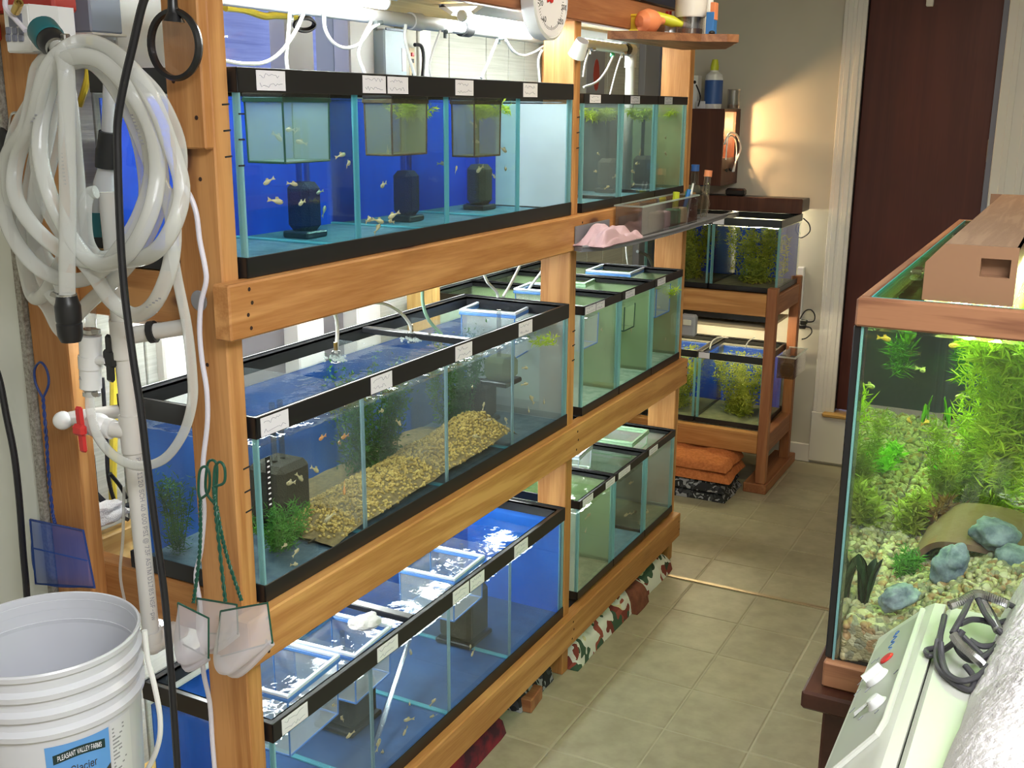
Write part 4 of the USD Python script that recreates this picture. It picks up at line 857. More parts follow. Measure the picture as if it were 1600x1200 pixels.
a, c = at(945, 3, x=.0), at(1056, 10, x=.0); t = thing('black_box', 'long black plastic box resting on the top beam', 'box', (.0, 1.9, 1.93)); B().box(-.12, .02, 1.55, 2.15, 1.862, 1.91, .004).put(t, 'body', 'black_plastic')

# ================================================================== GREY SHELF WITH CLOTH AND BIN
ZG = 1.236
poly = [(.0225, 1.20), (.05, 1.185), (.085, 1.24), (.105, 1.37), (.115, 1.6), (.115, 1.8), (.106, 2.24), (.0225, 2.24)]
t = thing('grey_shelf', 'dark grey plastic shelf strip in front of the small tanks', 'shelf', (.06, 1.7, ZG)); B().prism(poly, ZG - .012, ZG, (0, 1, 2)).put(t, 'panel', 'grey_shelf', smooth=False)
b = B(); b.tube(curve([(p[0], p[1], ZG + .001) for p in poly[1:7]], 30), .004, 8); b.put(t, 'lip', 'grey_shelf')
B().box(.0215, .026, 1.20, 1.42, ZG, ZG + .05, .001).put(t, 'back_flange', 'grey_shelf')
c = at(950, 372, z=ZG + .015); c = np.array([.066, 1.335, ZG]); t = thing('pink_cloth', 'crumpled pink cloth on the grey shelf', 'cloth', c)
n = 46; U, V = np.meshgrid(np.linspace(-1, 1, n), np.linspace(-1, 1, n), indexing='ij'); q = np.stack([U * 1.6, V * 2.1, U * 0], -1)
hh = (.012 + .050 * np.abs(meshkit.noise(q * 1.15 + 4, 3) - .5) * 2 + .022 * meshkit.noise(q * 2.3 + 9, 5)) * np.exp(-(V ** 4) * .9 - (U ** 4) * .6) + .016 * np.exp(-((V + .25) / .35) ** 2)
edge = np.clip(1 - np.maximum(np.abs(U), np.abs(V)) ** 6, 0, 1); rr = 1 + .18 * (meshkit.fbm(q * 1.3, 2, 21) - .5)
P_ = np.stack([c[0] + U * .043 * rr + .004 * V, c[1] + V * .14 * rr, ZG + .0025 + .62 * hh * edge], -1).reshape(-1, 3); I = np.arange(n * n).reshape(n, n)
quad = np.stack([I[:-1, :-1], I[1:, :-1], I[1:, 1:], I[:-1, 1:]], -1).reshape(-1, 4)
B().add(P_, quad).add(P_ * [1, 1, 0] + [0, 0, ZG + .0005], quad[:, ::-1]).put(t, 'folds', 'pink_cloth', smooth=True)
t = thing('clear_bin', 'clear plastic bin with dividers on the grey shelf', 'bin', (.07, 1.7, ZG))
x0, x1, y0, y1, h, w = .0275, .105, 1.455, 1.93, .085, .002
for a in ((x0, x1, y0, y0 + w), (x0, x1, y1 - w, y1), (x0, x0 + w, y0, y1), (x1 - w, x1, y0, y1)): B().box(*a, ZG, ZG + h).put(t, 'side', 'clear_plastic', smooth=False)
B().box(x0, x1, y0, y1, ZG, ZG + .002).put(t, 'base', 'clear_plastic', smooth=False)
for y in (1.63, 1.76): B().box(x0 + w, x1 - w, y, y + w, ZG + .002, ZG + h * .95).put(t, 'divider', 'clear_plastic', smooth=False)
b = B(); b.box(x0 - .004, x1 + .004, y0 - .004, y0 + .002, ZG + h - .003, ZG + h + .001); b.box(x0 - .004, x1 + .004, y1 - .002, y1 + .004, ZG + h - .003, ZG + h + .001); b.box(x0 - .004, x0 + .002, y0, y1, ZG + h - .003, ZG + h + .001); b.box(x1 - .002, x1 + .004, y0, y1, ZG + h - .003, ZG + h + .001)
b.put(t, 'rim', 'film_pale', smooth=False)
for k, (y, m, lab) in enumerate(((1.66, 'terracotta', 'brown packet inside the clear bin'), (1.71, 'pink_cloth', 'pink packet inside the clear bin'), (1.80, 'green_plastic', 'green tub inside the clear bin'), (1.86, 'cream_panel', 'cream tub inside the clear bin'))):
    single(B().box(.045, .085, y, y + .035, ZG + .0025, ZG + .05, .004), 'packet', m, lab, 'packet')
def pen(label, name, p0, p1, r, m, capm=None):
    t = thing(name, label, 'pen', p0); p0, p1 = np.asarray(p0, float), np.asarray(p1, float)
    B().tube([p0, p0 + (p1 - p0) * .7], r, 12).put(t, 'barrel', m); B().tube([p0 + (p1 - p0) * .68, p1], r * 1.1, 12).put(t, 'cap', capm or m)
yb = 1.90
pen('yellow marker standing in the clear bin', 'marker', at(1053, 345, y=1.88), at(1057, 300, y=1.88), .0095, 'lime_plastic')
pen('blue pen leaning in the clear bin', 'pen', at(1064, 345, y=1.90), at(1077, 296, y=1.92), .006, 'blue_plastic')
pen('green pen standing behind the blue pen', 'pen', at(1071, 345, y=1.92), at(1074, 300, y=1.94), .006, 'green_plastic')
pen('white rod leaning at the far end of the clear bin', 'rod', at(1072, 350, y=1.91), at(1083, 287, y=1.97), .003, 'white_plastic')
t = thing('round_flask', 'clear round flask beside the clear bin', 'flask', (.065, 2.01, ZG)); B().lathe([(0, .002), (.025, .003), (.045, .02), (.052, .05), (.045, .078), (.022, .098), (.012, .11), (.012, .15), (.010, .15), (.010, .11), (.02, .096), (.043, .076), (.05, .05), (.043, .022), (0, .005)], (.065, 2.01, ZG), 28).put(t, 'glass', 'glass'); B().tube([(.065, 2.01, ZG + .152), (.065, 2.01, ZG + .172)], .013, 14).put(t, 'stopper', 'bottle_blue')
t = thing('test_tube', 'clear tube with orange cap behind the flask', 'tube', (.07, 2.10, ZG)); B().cyl((.07, 2.10, ZG), (.075, 2.11, ZG + .13), .011, 14).put(t, 'glass', 'clear_plastic'); B().cyl((.075, 2.11, ZG + .13), (.076, 2.112, ZG + .15), .013, 14).put(t, 'cap', 'orange_rubber')
t = thing('plug_box', 'grey plug box hanging on the far end of the middle tier', 'electrical box', at(1075, 508, x=-.03)); c = at(1076, 508, y=2.1925); B().obox(c + [0, .0, 0], (.055, .035, .075), b=.006).put(t, 'case', 'print_grey'); B().obox(c + [.0, -.019, .012], (.03, .006, .02), b=.002).put(t, 'socket', 'outlet_strip')

# ================================================================== WALL BOX WITH LAMP
X0, X1, Y0, Y1, Z0, Z1 = -.395, -.240, 3.285, 3.528, 1.255, 1.578
t = thing('lamp_box', 'brown wooden wall box lit orange inside', 'box', ((X0 + X1) / 2, (Y0 + Y1) / 2, Z0))
for nm, a in (('front_panel', (X0, X1, Y0, Y0 + .012, Z0, Z1)), ('top_panel', (X0, X1, Y0 + .012, Y1, Z1 - .012, Z1)), ('bottom_panel', (X0, X1, Y0 + .012, Y1, Z0, Z0 + .012)), ('side_panel', (X0, X0 + .012, Y0 + .012, Y1, Z0 + .012, Z1 - .012)), ('rear_panel', (X0 + .012, X1, Y1 - .010, Y1, Z0 + .012, Z1 - .012)), ('lower_door', (X1 - .012, X1, Y0 + .012, Y1 - .012, Z0 + .012, 1.372)), ('divider_shelf', (X0 + .012, X1 - .012, Y0 + .012, Y1 - .012, 1.355, 1.367)), ('corner_stile', (X1 - .012, X1, Y1 - .066, Y1 - .01, 1.372, Z1 - .012))):
    B().box(*a, .001).put(t, nm, 'mahogany', smooth=False)
for y in (3.34, 3.40): B().lathe([(0, .014), (.007, .012), (.008, .006), (.004, 0)], (X1, y, 1.32), 12, (1, 0, 0)).put(t, 'knob', 'black_plastic')
b = B().ell((-.345, 3.335, 1.510), (.017, .017, .021), 2); lam = thing('bulb', 'small glowing bulb inside the brown wooden wall box', 'lamp', (-.345, 3.335, 1.5)); b.put(lam, 'glass', 'lamp_glow'); B().cyl((-.345, 3.335, 1.531), (-.345, 3.335, 1.565), .014, 14).put(lam, 'socket', 'white_plastic')
airline([(1132, 225), (1140, 208), (1152, 212), (1157, 232), (1150, 252), (1145, 268)], 'white cord looping out of the lamp box, outer one', -.225, r=.0045, group='cords of the lamp box')
airline([(1134, 250), (1138, 215), (1148, 216), (1151, 240), (1147, 268)], 'thinner white cord inside the loop at the lamp box', -.222, r=.003, group='cords of the lamp box')
pz = Z1
def on_box(u, y): c = at(u, 160, y=y); return np.array([c[0], y, pz])
c = on_box(1114, 3.36); t = thing('blue_label_bottle', 'white bottle with blue label and yellow green cap on the lamp box', 'bottle', c); B().lathe([(0, 0), (.036, 0), (.038, .004), (.038, .125), (.034, .142), (.018, .155), (.016, .162), (0, .162)], c, 28).put(t, 'body', 'white_plastic'); B().lathe([(.0385, .02), (.0388, .021), (.0388, .118), (.0385, .119)], c, 28).put(t, 'label', 'bottle_blue'); B().lathe([(0, .16), (.017, .16), (.018, .175), (.012, .205), (0, .205)], c, 18).put(t, 'cap', 'lime_plastic'); B().box(c[0] - .005, c[0] + .016, c[1] - .0398, c[1] - .0385, pz + .006, pz + .019).put(t, 'barcode', 'paper')
c = on_box(1085, 3.38); t = thing('white_carton', 'narrow white carton on the lamp box', 'carton', c); B().box(c[0] - .018, c[0] + .012, c[1], c[1] + .05, pz, pz + .14, .001).put(t, 'carton', 'white_plastic', smooth=False); B().lathe([(0, 0), (.007, 0), (.007, .0006), (0, .0006)], c + [-.003, -.0004, .112], 14, (0, -1, 0)).put(t, 'mark', 'ink')
c = on_box(1098, 3.33); single(B().box(c[0] - .03, c[0] + .02, c[1], c[1] + .03, pz, pz + .032, .002), 'small_box', 'sticker_white', 'small pale box in front of the white carton', 'box')
airline([(1088, 133), (1094, 150), (1091, 166)], 'thin dark lead hanging beside the white carton', -.36, r=.003, m='cord_black', group=None)
c = on_box(1146, 3.42); t = thing('beaker', 'clear glass beaker on the lamp box', 'beaker', c); B().lathe([(0, .002), (.028, .002), (.028, .078), (.031, .082), (.029, .082), (.0265, .078), (.0265, .004), (0, .004)], c, 24).put(t, 'glass', 'clear_plastic'); B().lathe([(0, .003), (.0255, .003), (.0255, .018), (0, .018)], c, 20).put(t, 'contents', 'terracotta')

# ================================================================== CORNER STAND WITH PLANTED TANKS
sd = thing('corner_stand', 'stained wooden two-tier stand against the far wall', 'stand', (-.2, 3.25, 0))
B().box(.020, .118, 2.985, 3.50, 0, .042, .003).put(sd, 'foot', 'redwood_y', smooth=False); B().box(-.60, -.52, 2.985, 3.50, 0, .042, .003).put(sd, 'foot', 'redwood_y', smooth=False)
for x0, x1 in ((.066, .108), (-.60, -.56)):
    B().box(x0, x1, 2.995, 3.035, .042, .875, .003).put(sd, 'post', 'redwood_z', smooth=False); B().box(x0, x1, 3.39, 3.43, .042, .875, .003).put(sd, 'post', 'redwood_z', smooth=False)
for z in (.845, .258):
    B().box(-.56, .0655, 3.0, 3.038, z - .09, z - .0005, .003).put(sd, 'front_rail', 'pine_x', smooth=False); B().box(-.56, .0655, 3.40, 3.438, z - .09, z - .0005, .003).put(sd, 'rear_rail', 'pine_x', smooth=False)
    B().box(.068, .106, 3.0355, 3.39, z - .085, z - .002, .003).put(sd, 'side_rail', 'redwood_y', smooth=False)
NM = {'p': ('planted corner tank under the black hood on the upper tier', 'left planted corner tank on the upper tier, partly hidden by the rack', .845, 1.144), 'q': ('planted corner tank beside the front post on the lower tier', 'left planted corner tank on the lower tier, partly hidden by the rack', .258, .572)}
for k, (la, lb, z0, z1) in NM.items():
    x1 = .093 if k == 'p' else .062
    for j, (a, c, lab) in enumerate(((x1 - .29, x1, la), (x1 - .585, x1 - .295, lb))):
        tank(k + str(j), lab, 'y', 3.05, a, c, .36, z0, z1, water=z1 - .038, rim_h=.030, base_h=.022, lip=.014, back='tank_blue', floor='tank_floor_olive', water_mat='water_green',
             papers=[(a + .004, a + .052, z1 - .028, z1 - .003, False)] if j == 0 else [], edge=.004)
        bush('water_weed', ('dense yellow green weed in the %s tier corner tank, %s one' % ('upper' if k == 'p' else 'lower', 'right' if j == 0 else 'left')), ((a + c) / 2, 3.21, z0 + .02), (.15, .16, (z1 - z0) * .80), 4600, 'leaf_weed', clip=((a + .03, 3.08, z0 + .02), (c - .03, 3.38, z1 - .05)), seed=30 + j + ord(k), stems=18, leaflet=(.018, .0055))
t = thing('tank_hood', 'long black light hood over the planted corner tanks', 'light hood', (-.13, 3.44, 1.15)); B().box(-.43, .098, 3.37, 3.50, 1.152, 1.205, .003).put(t, 'housing', 'black_plastic', smooth=False); B().box(-.43, .098, 3.362, 3.37, 1.145, 1.208, .002).put(t, 'front_lip', 'mahogany', smooth=False); B().tube([(-.36, 3.42, 1.149), (.03, 3.42, 1.149)], .007, 10).put(t, 'tube', 'warm_glow' if 'warm_glow' in M else 'tube_glow', label='lit tube under the hood')
c = at(1153, 301, y=3.43); t = thing('power_adapter', 'black power adapter lying on the black hood', 'adapter', (c[0], 3.43, 1.206)); B().box(c[0] - .05, c[0] + .035, 3.40, 3.45, 1.2058, 1.238, .008).put(t, 'case', 'black_plastic')
c = at(1098, 292, y=3.45); pot('dark_capped_bottle', 'small bottle with dark cap below the lamp box', 'bottle', (1098, 300), 3.45, .013, .035, 'clear_plastic', z=1.206, lid=(.014, .018), lidm='bottle_blue')
t = thing('light_bar', 'black light bar with a cream cover over the lower corner tanks', 'light fixture', (-.2, 3.2, .68)); B().box(-.55, .064, 3.045, 3.16, .722, .752, .003).put(t, 'bar', 'black_plastic', smooth=False); B().box(-.55, .0635, 3.04, 3.40, .690, .702, .002).put(t, 'cover', 'cream_panel', smooth=False); B().tube([(-.5, 3.2, .680), (.02, 3.2, .680)], .008, 10).put(t, 'tube', 'warm_glow' if 'warm_glow' in M else 'tube_glow', label='lit tube under the cover')
single(B().tube(path_px([(1109, 545), (1113, 533), (1124, 527), (1138, 528)], 16, y=3.15), .003, 6), 'air_tube', 'tube_white', 'thin pale tube curving into the left lower corner tank', 'tube')
single(B().tube(path_px([(1164, 543), (1170, 533), (1180, 527)], 12, y=3.15), .003, 6), 'air_tube', 'tube_white', 'short pale tube over the right lower corner tank', 'tube')
single(B().tube(path_px([(1255, 341), (1264, 350), (1265, 362), (1254, 371), (1246, 370)], 24, y=3.47), .003, 6), 'hood_cord', 'cord_black', 'black cord looping down from the black hood', 'cord')
t = thing('wall_conduit', 'pale power strip on the wall beside the corner stand', 'power strip', (.14, YW, .8)); c = at(1246, 520, y=YW); B().box(c[0] - .016, c[0] + .016, YW - .03, YW, .62, .90, .004).put(t, 'strip', 'white_plastic')
for px, lab in (([(1250, 498), (1258, 486), (1267, 484), (1273, 492), (1271, 502), (1258, 503)], 'upper black cord plugged into the wall strip'), ([(1254, 510), (1266, 512), (1268, 520), (1260, 528), (1253, 530)], 'lower black cord plugged into the wall strip')):
    t = thing('plugged_flex', lab, 'cord', at(*px[0], y=3.49)); B().tube(path_px(px, 24, y=3.49), .003, 6).put(t, 'cord', 'cord_black'); q = at(px[-1][0] - 2 if 'upper' in lab else px[0][0], px[-1][1] if 'upper' in lab else px[0][1], y=3.49); B().obox(q, (.03, .022, .018), b=.003).put(t, 'plug', 'black_plastic')
t = thing('clear_tub', 'clear plastic tub hooked on the side of the corner stand', 'tub', (.15, 3.2, .5)); c = at(1222, 570, y=3.1); X, Z = .112, .585
for a in ((X, X + .07, 3.06, 3.062, Z - .09, Z), (X, X + .07, 3.268, 3.27, Z - .09, Z), (X, X + .002, 3.06, 3.27, Z - .09, Z), (X + .068, X + .07, 3.06, 3.27, Z - .09, Z), (X, X + .07, 3.06, 3.27, Z - .092, Z - .09)): B().box(*a).put(t, 'side', 'clear_plastic', smooth=False)
b = B(); b.box(X - .004, X + .075, 3.055, 3.062, Z - .003, Z + .002); b.box(X - .004, X + .075, 3.268, 3.275, Z - .003, Z + .002); b.box(X + .068, X + .075, 3.055, 3.275, Z - .003, Z + .002); b.put(t, 'rim', 'film_pale', smooth=False)
B().box(X + .006, X + .06, 3.08, 3.25, Z - .089, Z - .03, .01).put(t, 'contents', 'black_rubber')

# cloths on the floor
def cloth(name, label, cat, c, sx, sy, h, m, seed, layers=1, rz=0, lump=.4, edge_p=8):
    t = thing(name, label, cat, (c[0], c[1], c[2])); n = 40
    for L in range(layers):
        z0 = c[2] + L * h / layers; hh = h / layers
        U, V = np.meshgrid(np.linspace(-1, 1, n), np.linspace(-1, 1, n), indexing='ij'); q = np.stack([U * sx * 9, V * sy * 9, U * 0 + L * 3.1], -1)
        f = np.clip(1 - np.maximum(np.abs(U), np.abs(V)) ** edge_p, 0, 1); top = hh * (1 - lump + 2 * lump * meshkit.fbm(q, 3, seed + L)) * np.sqrt(f)
        rr = 1 + .10 * (meshkit.fbm(q * .5 + 7, 2, seed + 40 + L) - .5) - .04 * L
        x, y = U * sx / 2 * rr, V * sy / 2 * rr; X = c[0] + x * math.cos(rz) - y * math.sin(rz); Y = c[1] + x * math.sin(rz) + y * math.cos(rz)
        I = np.arange(n * n).reshape(n, n); qd = np.stack([I[:-1, :-1], I[1:, :-1], I[1:, 1:], I[:-1, 1:]], -1).reshape(-1, 4)
        B().add(np.stack([X, Y, z0 + .0015 + top], -1).reshape(-1, 3), qd).add(np.stack([X, Y, X * 0 + z0 + .0005], -1).reshape(-1, 3), qd[:, ::-1]).put(t, 'fold', m if isinstance(m, str) else m[L], smooth=True)
    return t
cloth('plaid_blanket', 'dark plaid blanket folded under the orange towel', 'blanket', (-.31, 2.93, 0), .62, .26, .075, 'quilt_dark', 5, 2, lump=.2)
cloth('orange_towel', 'rust orange towel on the floor under the corner stand', 'towel', (-.27, 2.95, .080), .54, .27, .085, 'towel_orange', 6, 2, lump=.30)
cloth('floral_quilt', 'rolled white and green floral quilt under the small tanks, nearer half', 'quilt', (-.11, 1.52, 0), .28, .50, .082, 'quilt', 9, 1, lump=.3, edge_p=4)
cloth('floral_quilt', 'rolled white and green floral quilt under the small tanks, farther half', 'quilt', (-.11, 1.93, 0), .28, .30, .082, 'quilt', 10, 1, lump=.3, edge_p=4)
cloth('brown_blanket', 'reddish brown blanket between the two floral rolls', 'blanket', (-.08, 1.74, .0), .26, .11, .085, 'blanket_brown', 11, 1, lump=.25, edge_p=4)
cloth('patterned_cloth', 'black and white patterned cloth beside the middle post foot', 'cloth', (-.13, 1.09, 0), .24, .20, .085, 'quilt_dark', 12, 1, lump=.3, edge_p=4)
t = thing('floor_block', 'loose brown wood block on the floor by the middle post', 'wood block', (-.03, 1.0, 0)); c = at(820, 1110, z=0); B().obox((c[0] - .03, c[1] + .03, .02), (.10, .085, .04), rz=.1, b=.003).put(t, 'block', 'redwood_x', smooth=False)
cloth('red_blanket', 'dark red and black checked blanket under the bottom beam', 'blanket', (-.15, .62, 0), .30, .55, .088, 'quilt_red', 14, 1, lump=.25, edge_p=4)

# ================================================================== THE PLANTED AQUARIUM ON THE RIGHT
AX0, AX1, AY0, AY1, AZ0, AZ1 = .9115, 1.243, .20, 1.424, .775, 1.331
st = thing('aquarium_stand', 'very dark wooden stand under the large planted aquarium', 'stand', (1.08, .8, 0))
B().box(.878, 1.28, .165, 1.46, .712, .742, .004).put(st, 'top', 'dark_wood', smooth=False)
for x, y in ((.905, .20), (1.19, .20), (.905, 1.36), (1.19, 1.36)): B().box(x, x + .06, y, y + .06, 0, .7115, .004).put(st, 'leg', 'dark_wood', smooth=False)
for y in (.205, 1.39): B().box(.966, 1.189, y, y + .025, .62, .7115, .003).put(st, 'apron', 'dark_wood', smooth=False)
for x in (.91, 1.215): B().box(x, x + .025, .261, 1.359, .62, .7115, .003).put(st, 'apron', 'dark_wood', smooth=False)
bt = thing('large_aquarium', 'large brightly lit planted aquarium with wood grain trim', 'fish tank', (1.08, .8, AZ0))
def frame4(name, x0, x1, y0, y1, z0, z1, th):
    B().box(x0, x1, y0, y0 + th, z0, z1, .003).put(bt, name, 'oak_trim_x', smooth=False); B().box(x0, x1, y1 - th, y1, z0, z1, .003).put(bt, name, 'oak_trim_x', smooth=False)
    B().box(x0, x0 + th, y0 + th, y1 - th, z0, z1, .003).put(bt, name, 'oak_trim_y', smooth=False); B().box(x1 - th, x1, y0 + th, y1 - th, z0, z1, .003).put(bt, name, 'oak_trim_y', smooth=False)
frame4('top_trim', AX0 - .008, AX1 + .008, AY0 - .008, AY1 + .008, 1.291, AZ1, .016)
frame4('bottom_trim', AX0 - .010, AX1 + .010, AY0 - .010, AY1 + .010, .7425, .784, .018)
g = .008
B().box(AX0, AX1, AY0, AY0 + g, .783, 1.3).put(bt, 'front_pane', 'glass', smooth=False); B().box(AX0, AX0 + g, AY0 + g, AY1 - g, .783, 1.3).put(bt, 'side_pane', 'glass_mirror', smooth=False)
B().box(AX1 - g, AX1, AY0 + g, AY1 - g, .783, 1.3).put(bt, 'side_pane', 'glass_mirror', smooth=False); B().box(AX0, AX1, AY1 - g, AY1, .783, 1.3).put(bt, 'far_pane', 'glass', smooth=False)
B().box(AX0, AX1, AY0, AY1, .776, .783).put(bt, 'floor_pane', 'black_plastic', smooth=False)
B().box(AX0 - .0105, AX0 + .0005, AY0 + .002, AY0 + .028, .785, 1.2905, .002).put(bt, 'corner_guard', 'black_plastic', smooth=False)
B().box(AX0 + .0005, AX0 + .004, AY0 - .0006, AY0 + .0, .785, 1.29).put(bt, 'pane_edge', 'edge_teal_soft', smooth=False)
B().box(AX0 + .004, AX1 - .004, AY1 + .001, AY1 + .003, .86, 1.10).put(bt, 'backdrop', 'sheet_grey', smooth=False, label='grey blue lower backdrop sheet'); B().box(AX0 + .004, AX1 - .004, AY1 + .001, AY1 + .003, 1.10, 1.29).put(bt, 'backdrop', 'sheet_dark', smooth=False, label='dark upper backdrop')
L, D = np.meshgrid(np.linspace(AX0 + g, AX1 - g, 40), np.linspace(AY0 + g, AY1 - g, 120), indexing='ij'); P_ = np.stack([L, D, 1.284 + .0016 * (meshkit.fbm(np.stack([L, D, L * 0], -1) * 30, 3, 4) - .5)], -1).reshape(-1, 3); I = np.arange(40 * 120).reshape(40, 120)
B().add(P_, np.stack([I[:-1, :-1], I[1:, :-1], I[1:, 1:], I[:-1, 1:]], -1).reshape(-1, 4)).put(bt, 'water', 'water_green', smooth=True)
cv = thing('glass_cover', 'clear glass cover lying in the top trim of the planted aquarium', 'cover', (1.0, .8, 1.33))
for y0, y1 in ((AY0 + .009, .68), (.682, AY1 - .009)): B().box(AX0 + .009, AX1 - .009, y0, y1, 1.3255, 1.3305).put(cv, 'sheet', 'glass_green', smooth=False)
B().box(AX0 + .009, AX1 - .009, AY0 + .0085, AY0 + .0095, 1.3255, 1.331).put(cv, 'polished_edge', 'edge_teal', smooth=False); B().box(AX0 + .0085, AX0 + .0095, AY0 + .009, AY1 - .009, 1.3255, 1.331).put(cv, 'polished_edge', 'edge_teal', smooth=False)
for y in (.47, 1.02):
    b = B(); b.box(.935, .955, y - .02, y + .02, 1.331, 1.339, .003); b.put(cv, 'hinge_clip', 'clear_plastic')
hd = thing('light_hood', 'brown wood grain light hood on top of the planted aquarium', 'light hood', (1.04, .7, 1.34))
prof = [(.984, 1.3315), (.984, 1.382), (1.006, 1.408), (1.096, 1.408), (1.096, 1.3315)]
hy0, hy1 = .215, 1.20
for (a, c), nm in zip(zip(prof[:-1], prof[1:]), ('front_lip', 'slope', 'top', 'rear_wall')):
    a, c = np.array(a), np.array(c); nrm = np.array([c[1] - a[1], -(c[0] - a[0])]); nrm = nrm / np.linalg.norm(nrm) * .003
    B().prism([a, c, c + nrm, a + nrm], hy0 + .003, hy1, (0, 2, 1)).put(hd, nm, 'hood_vinyl_y', smooth=False)
end = Polygon(prof).difference(Polygon([(1.052, 1.368), (1.088, 1.368), (1.088, 1.392), (1.052, 1.392)]))
m_ = trimesh.creation.extrude_polygon(end, .004, engine='earcut'); v = m_.vertices; B().add(np.stack([v[:, 0], hy0 + .004 - v[:, 2], v[:, 1]], -1), m_.faces).put(hd, 'end_cap', 'hood_end', smooth=False)
b = B(); b.box(1.051, 1.089, hy0 + .022, hy0 + .024, 1.367, 1.393); b.box(1.051, 1.089, hy0 + .004, hy0 + .022, 1.366, 1.368); b.box(1.051, 1.089, hy0 + .004, hy0 + .022, 1.392, 1.394); b.box(1.050, 1.052, hy0 + .004, hy0 + .022, 1.367, 1.393); b.box(1.088, 1.090, hy0 + .004, hy0 + .022, 1.367, 1.393); b.put(hd, 'hand_grip', 'hood_end', smooth=False)
B().box(.984, 1.096, hy1, hy1 + .003, 1.3315, 1.408).put(hd, 'end_cap', 'hood_end', smooth=False)
for x in (1.02, 1.065): B().tube([(x, hy0 + .04, 1.352), (x, hy1 - .04, 1.352)], .010, 12).put(hd, 'tube', 'hood_glow', label='lit fluorescent tube inside the hood')
h2 = thing('rear_lamp', 'bright strip lamp behind the wood grain hood', 'lamp', (1.17, .7, 1.35)); B().box(1.112, 1.235, .30, 1.20, 1.372, 1.40, .004).put(h2, 'housing', 'black_plastic', smooth=False); B().tube([(1.17, .31, 1.353), (1.17, 1.19, 1.353)], .012, 12).put(h2, 'tube', 'hood_glow', label='lit fluorescent tube')
for y in (.30, 1.19): B().box(1.15, 1.19, y - .004, y + .008, 1.3315, 1.3715, .002).put(h2, 'foot', 'black_plastic', smooth=False)

# gravel, stones and pot
def bed(x, y):
    mound = .075 * np.clip((x - .985) / .12, 0, 1) * np.exp(-((y - .34) / .20) ** 2)
    return .838 + .012 * np.clip((y - .2) / .5, 0, 1) + mound + .010 * (meshkit.noise(np.stack([x * 18, y * 18, x * 0], -1), 5) - .5)
t = thing('aquarium_gravel', 'mixed pale pebbles covering the bottom of the planted aquarium', 'gravel', (1.08, .8, .783))
gx0, gx1, gy0, gy1 = AX0 + g + .001, AX1 - g - .001, AY0 + g + .001, AY1 - g - .001
X, Y = np.meshgrid(np.linspace(gx0 + .008, gx1, 40), np.linspace(gy0 + .008, gy1, 110), indexing='ij'); Z = bed(X, Y) - .004; I = np.arange(40 * 110).reshape(40, 110)
b = B().add(np.stack([X, Y, Z], -1).reshape(-1, 3), np.stack([I[:-1, :-1], I[1:, :-1], I[1:, 1:], I[:-1, 1:]], -1).reshape(-1, 4))
nf = 40; xs = np.linspace(gx0, gx1, nf); top = bed(xs, xs * 0 + gy0) - .004
b.add(np.vstack([np.stack([xs, xs * 0 + gy0 + .008, xs * 0 + .784], -1), np.stack([xs, xs * 0 + gy0 + .008, top], -1)]), [(i, i + 1, nf + i + 1, nf + i) for i in range(nf - 1)]); ysl = np.linspace(gy0, gy1, 60); top = bed(ysl * 0 + gx0, ysl) - .004
b.add(np.vstack([np.stack([ysl * 0 + gx0 + .008, ysl, ysl * 0 + .784], -1), np.stack([ysl * 0 + gx0 + .008, ysl, top], -1)]), [(i + 1, i, 60 + i, 60 + i + 1) for i in range(59)]); b.put(t, 'bed', 'gravel_bed')
base = trimesh.creation.icosphere(1, 1.0); rg = np.random.default_rng(21); b = B()
for k in range(5600):
    y = gy0 + (gy1 - gy0) * rg.random() ** 1.6; x = rg.uniform(gx0 + .006, gx1 - .006); r = rg.uniform(.0045, .0095)
    y = max(y, gy0 + r); R = trimesh.transformations.random_rotation_matrix(rg.random(3))[:3, :3]
    b.add(np.array([x, y, float(bed(np.array(x), np.array(y))) + rg.uniform(-.004, .002)]) + (base.vertices * [r, r * rg.uniform(.7, 1), r * rg.uniform(.5, .8)]) @ R.T, base.faces)
for k in range(1300):
    x = rg.uniform(gx0 + .006, gx1 - .006); r = rg.uniform(.0042, .0085); z = rg.uniform(.787, float(bed(np.array(x), np.array(gy0))))
    b.add(np.array([x, gy0 + r * .8, z]) + base.vertices * [r, r * .8, r * rg.uniform(.6, .9)], base.faces)
for k in range(900):
    y = gy0 + (gy1 - gy0) * rg.random() ** 1.3; r = rg.uniform(.0042, .0085); z = rg.uniform(.787, float(bed(np.array(gx0), np.array(y)))); b.add(np.array([gx0 + r * .8, y, z]) + base.vertices * [r * .8, r, r * .8], base.faces)
b.put(t, 'pebble', 'pebble', smooth=True, kind='stuff')
def stone(label, px, y, r, seed, rot=(0, 0, 0)):
    c = at(px[0], px[1], y=y); t = thing('stone', label, 'stone', c); B().ell(c, r, 3, .42, seed, rot).put(t, 'rock', 'rock_grey', smooth=True)
stone('tall grey blue stone leaning on the clay shard', (1486, 882), .36, (.024, .022, .036), 3, (0, .45, .2))
stone('knobbly grey blue stone at the top of the heap', (1555, 835), .44, (.034, .03, .026), 4, (0, .2, .6))
stone('low dark grey stone lying in the pebbles', (1404, 934), .265, (.028, .018, .018), 5, (0, -.5, .3))
stone('mossy stone at the right of the heap', (1590, 880), .40, (.034, .03, .026), 8, (.2, .1, .3))
t = thing('clay_shard', 'curved terracotta pot shard arching over the pebbles', 'pot shard', (1.03, .55, .87))
na = 26; an = np.linspace(math.radians(168), math.radians(40), na); V = []
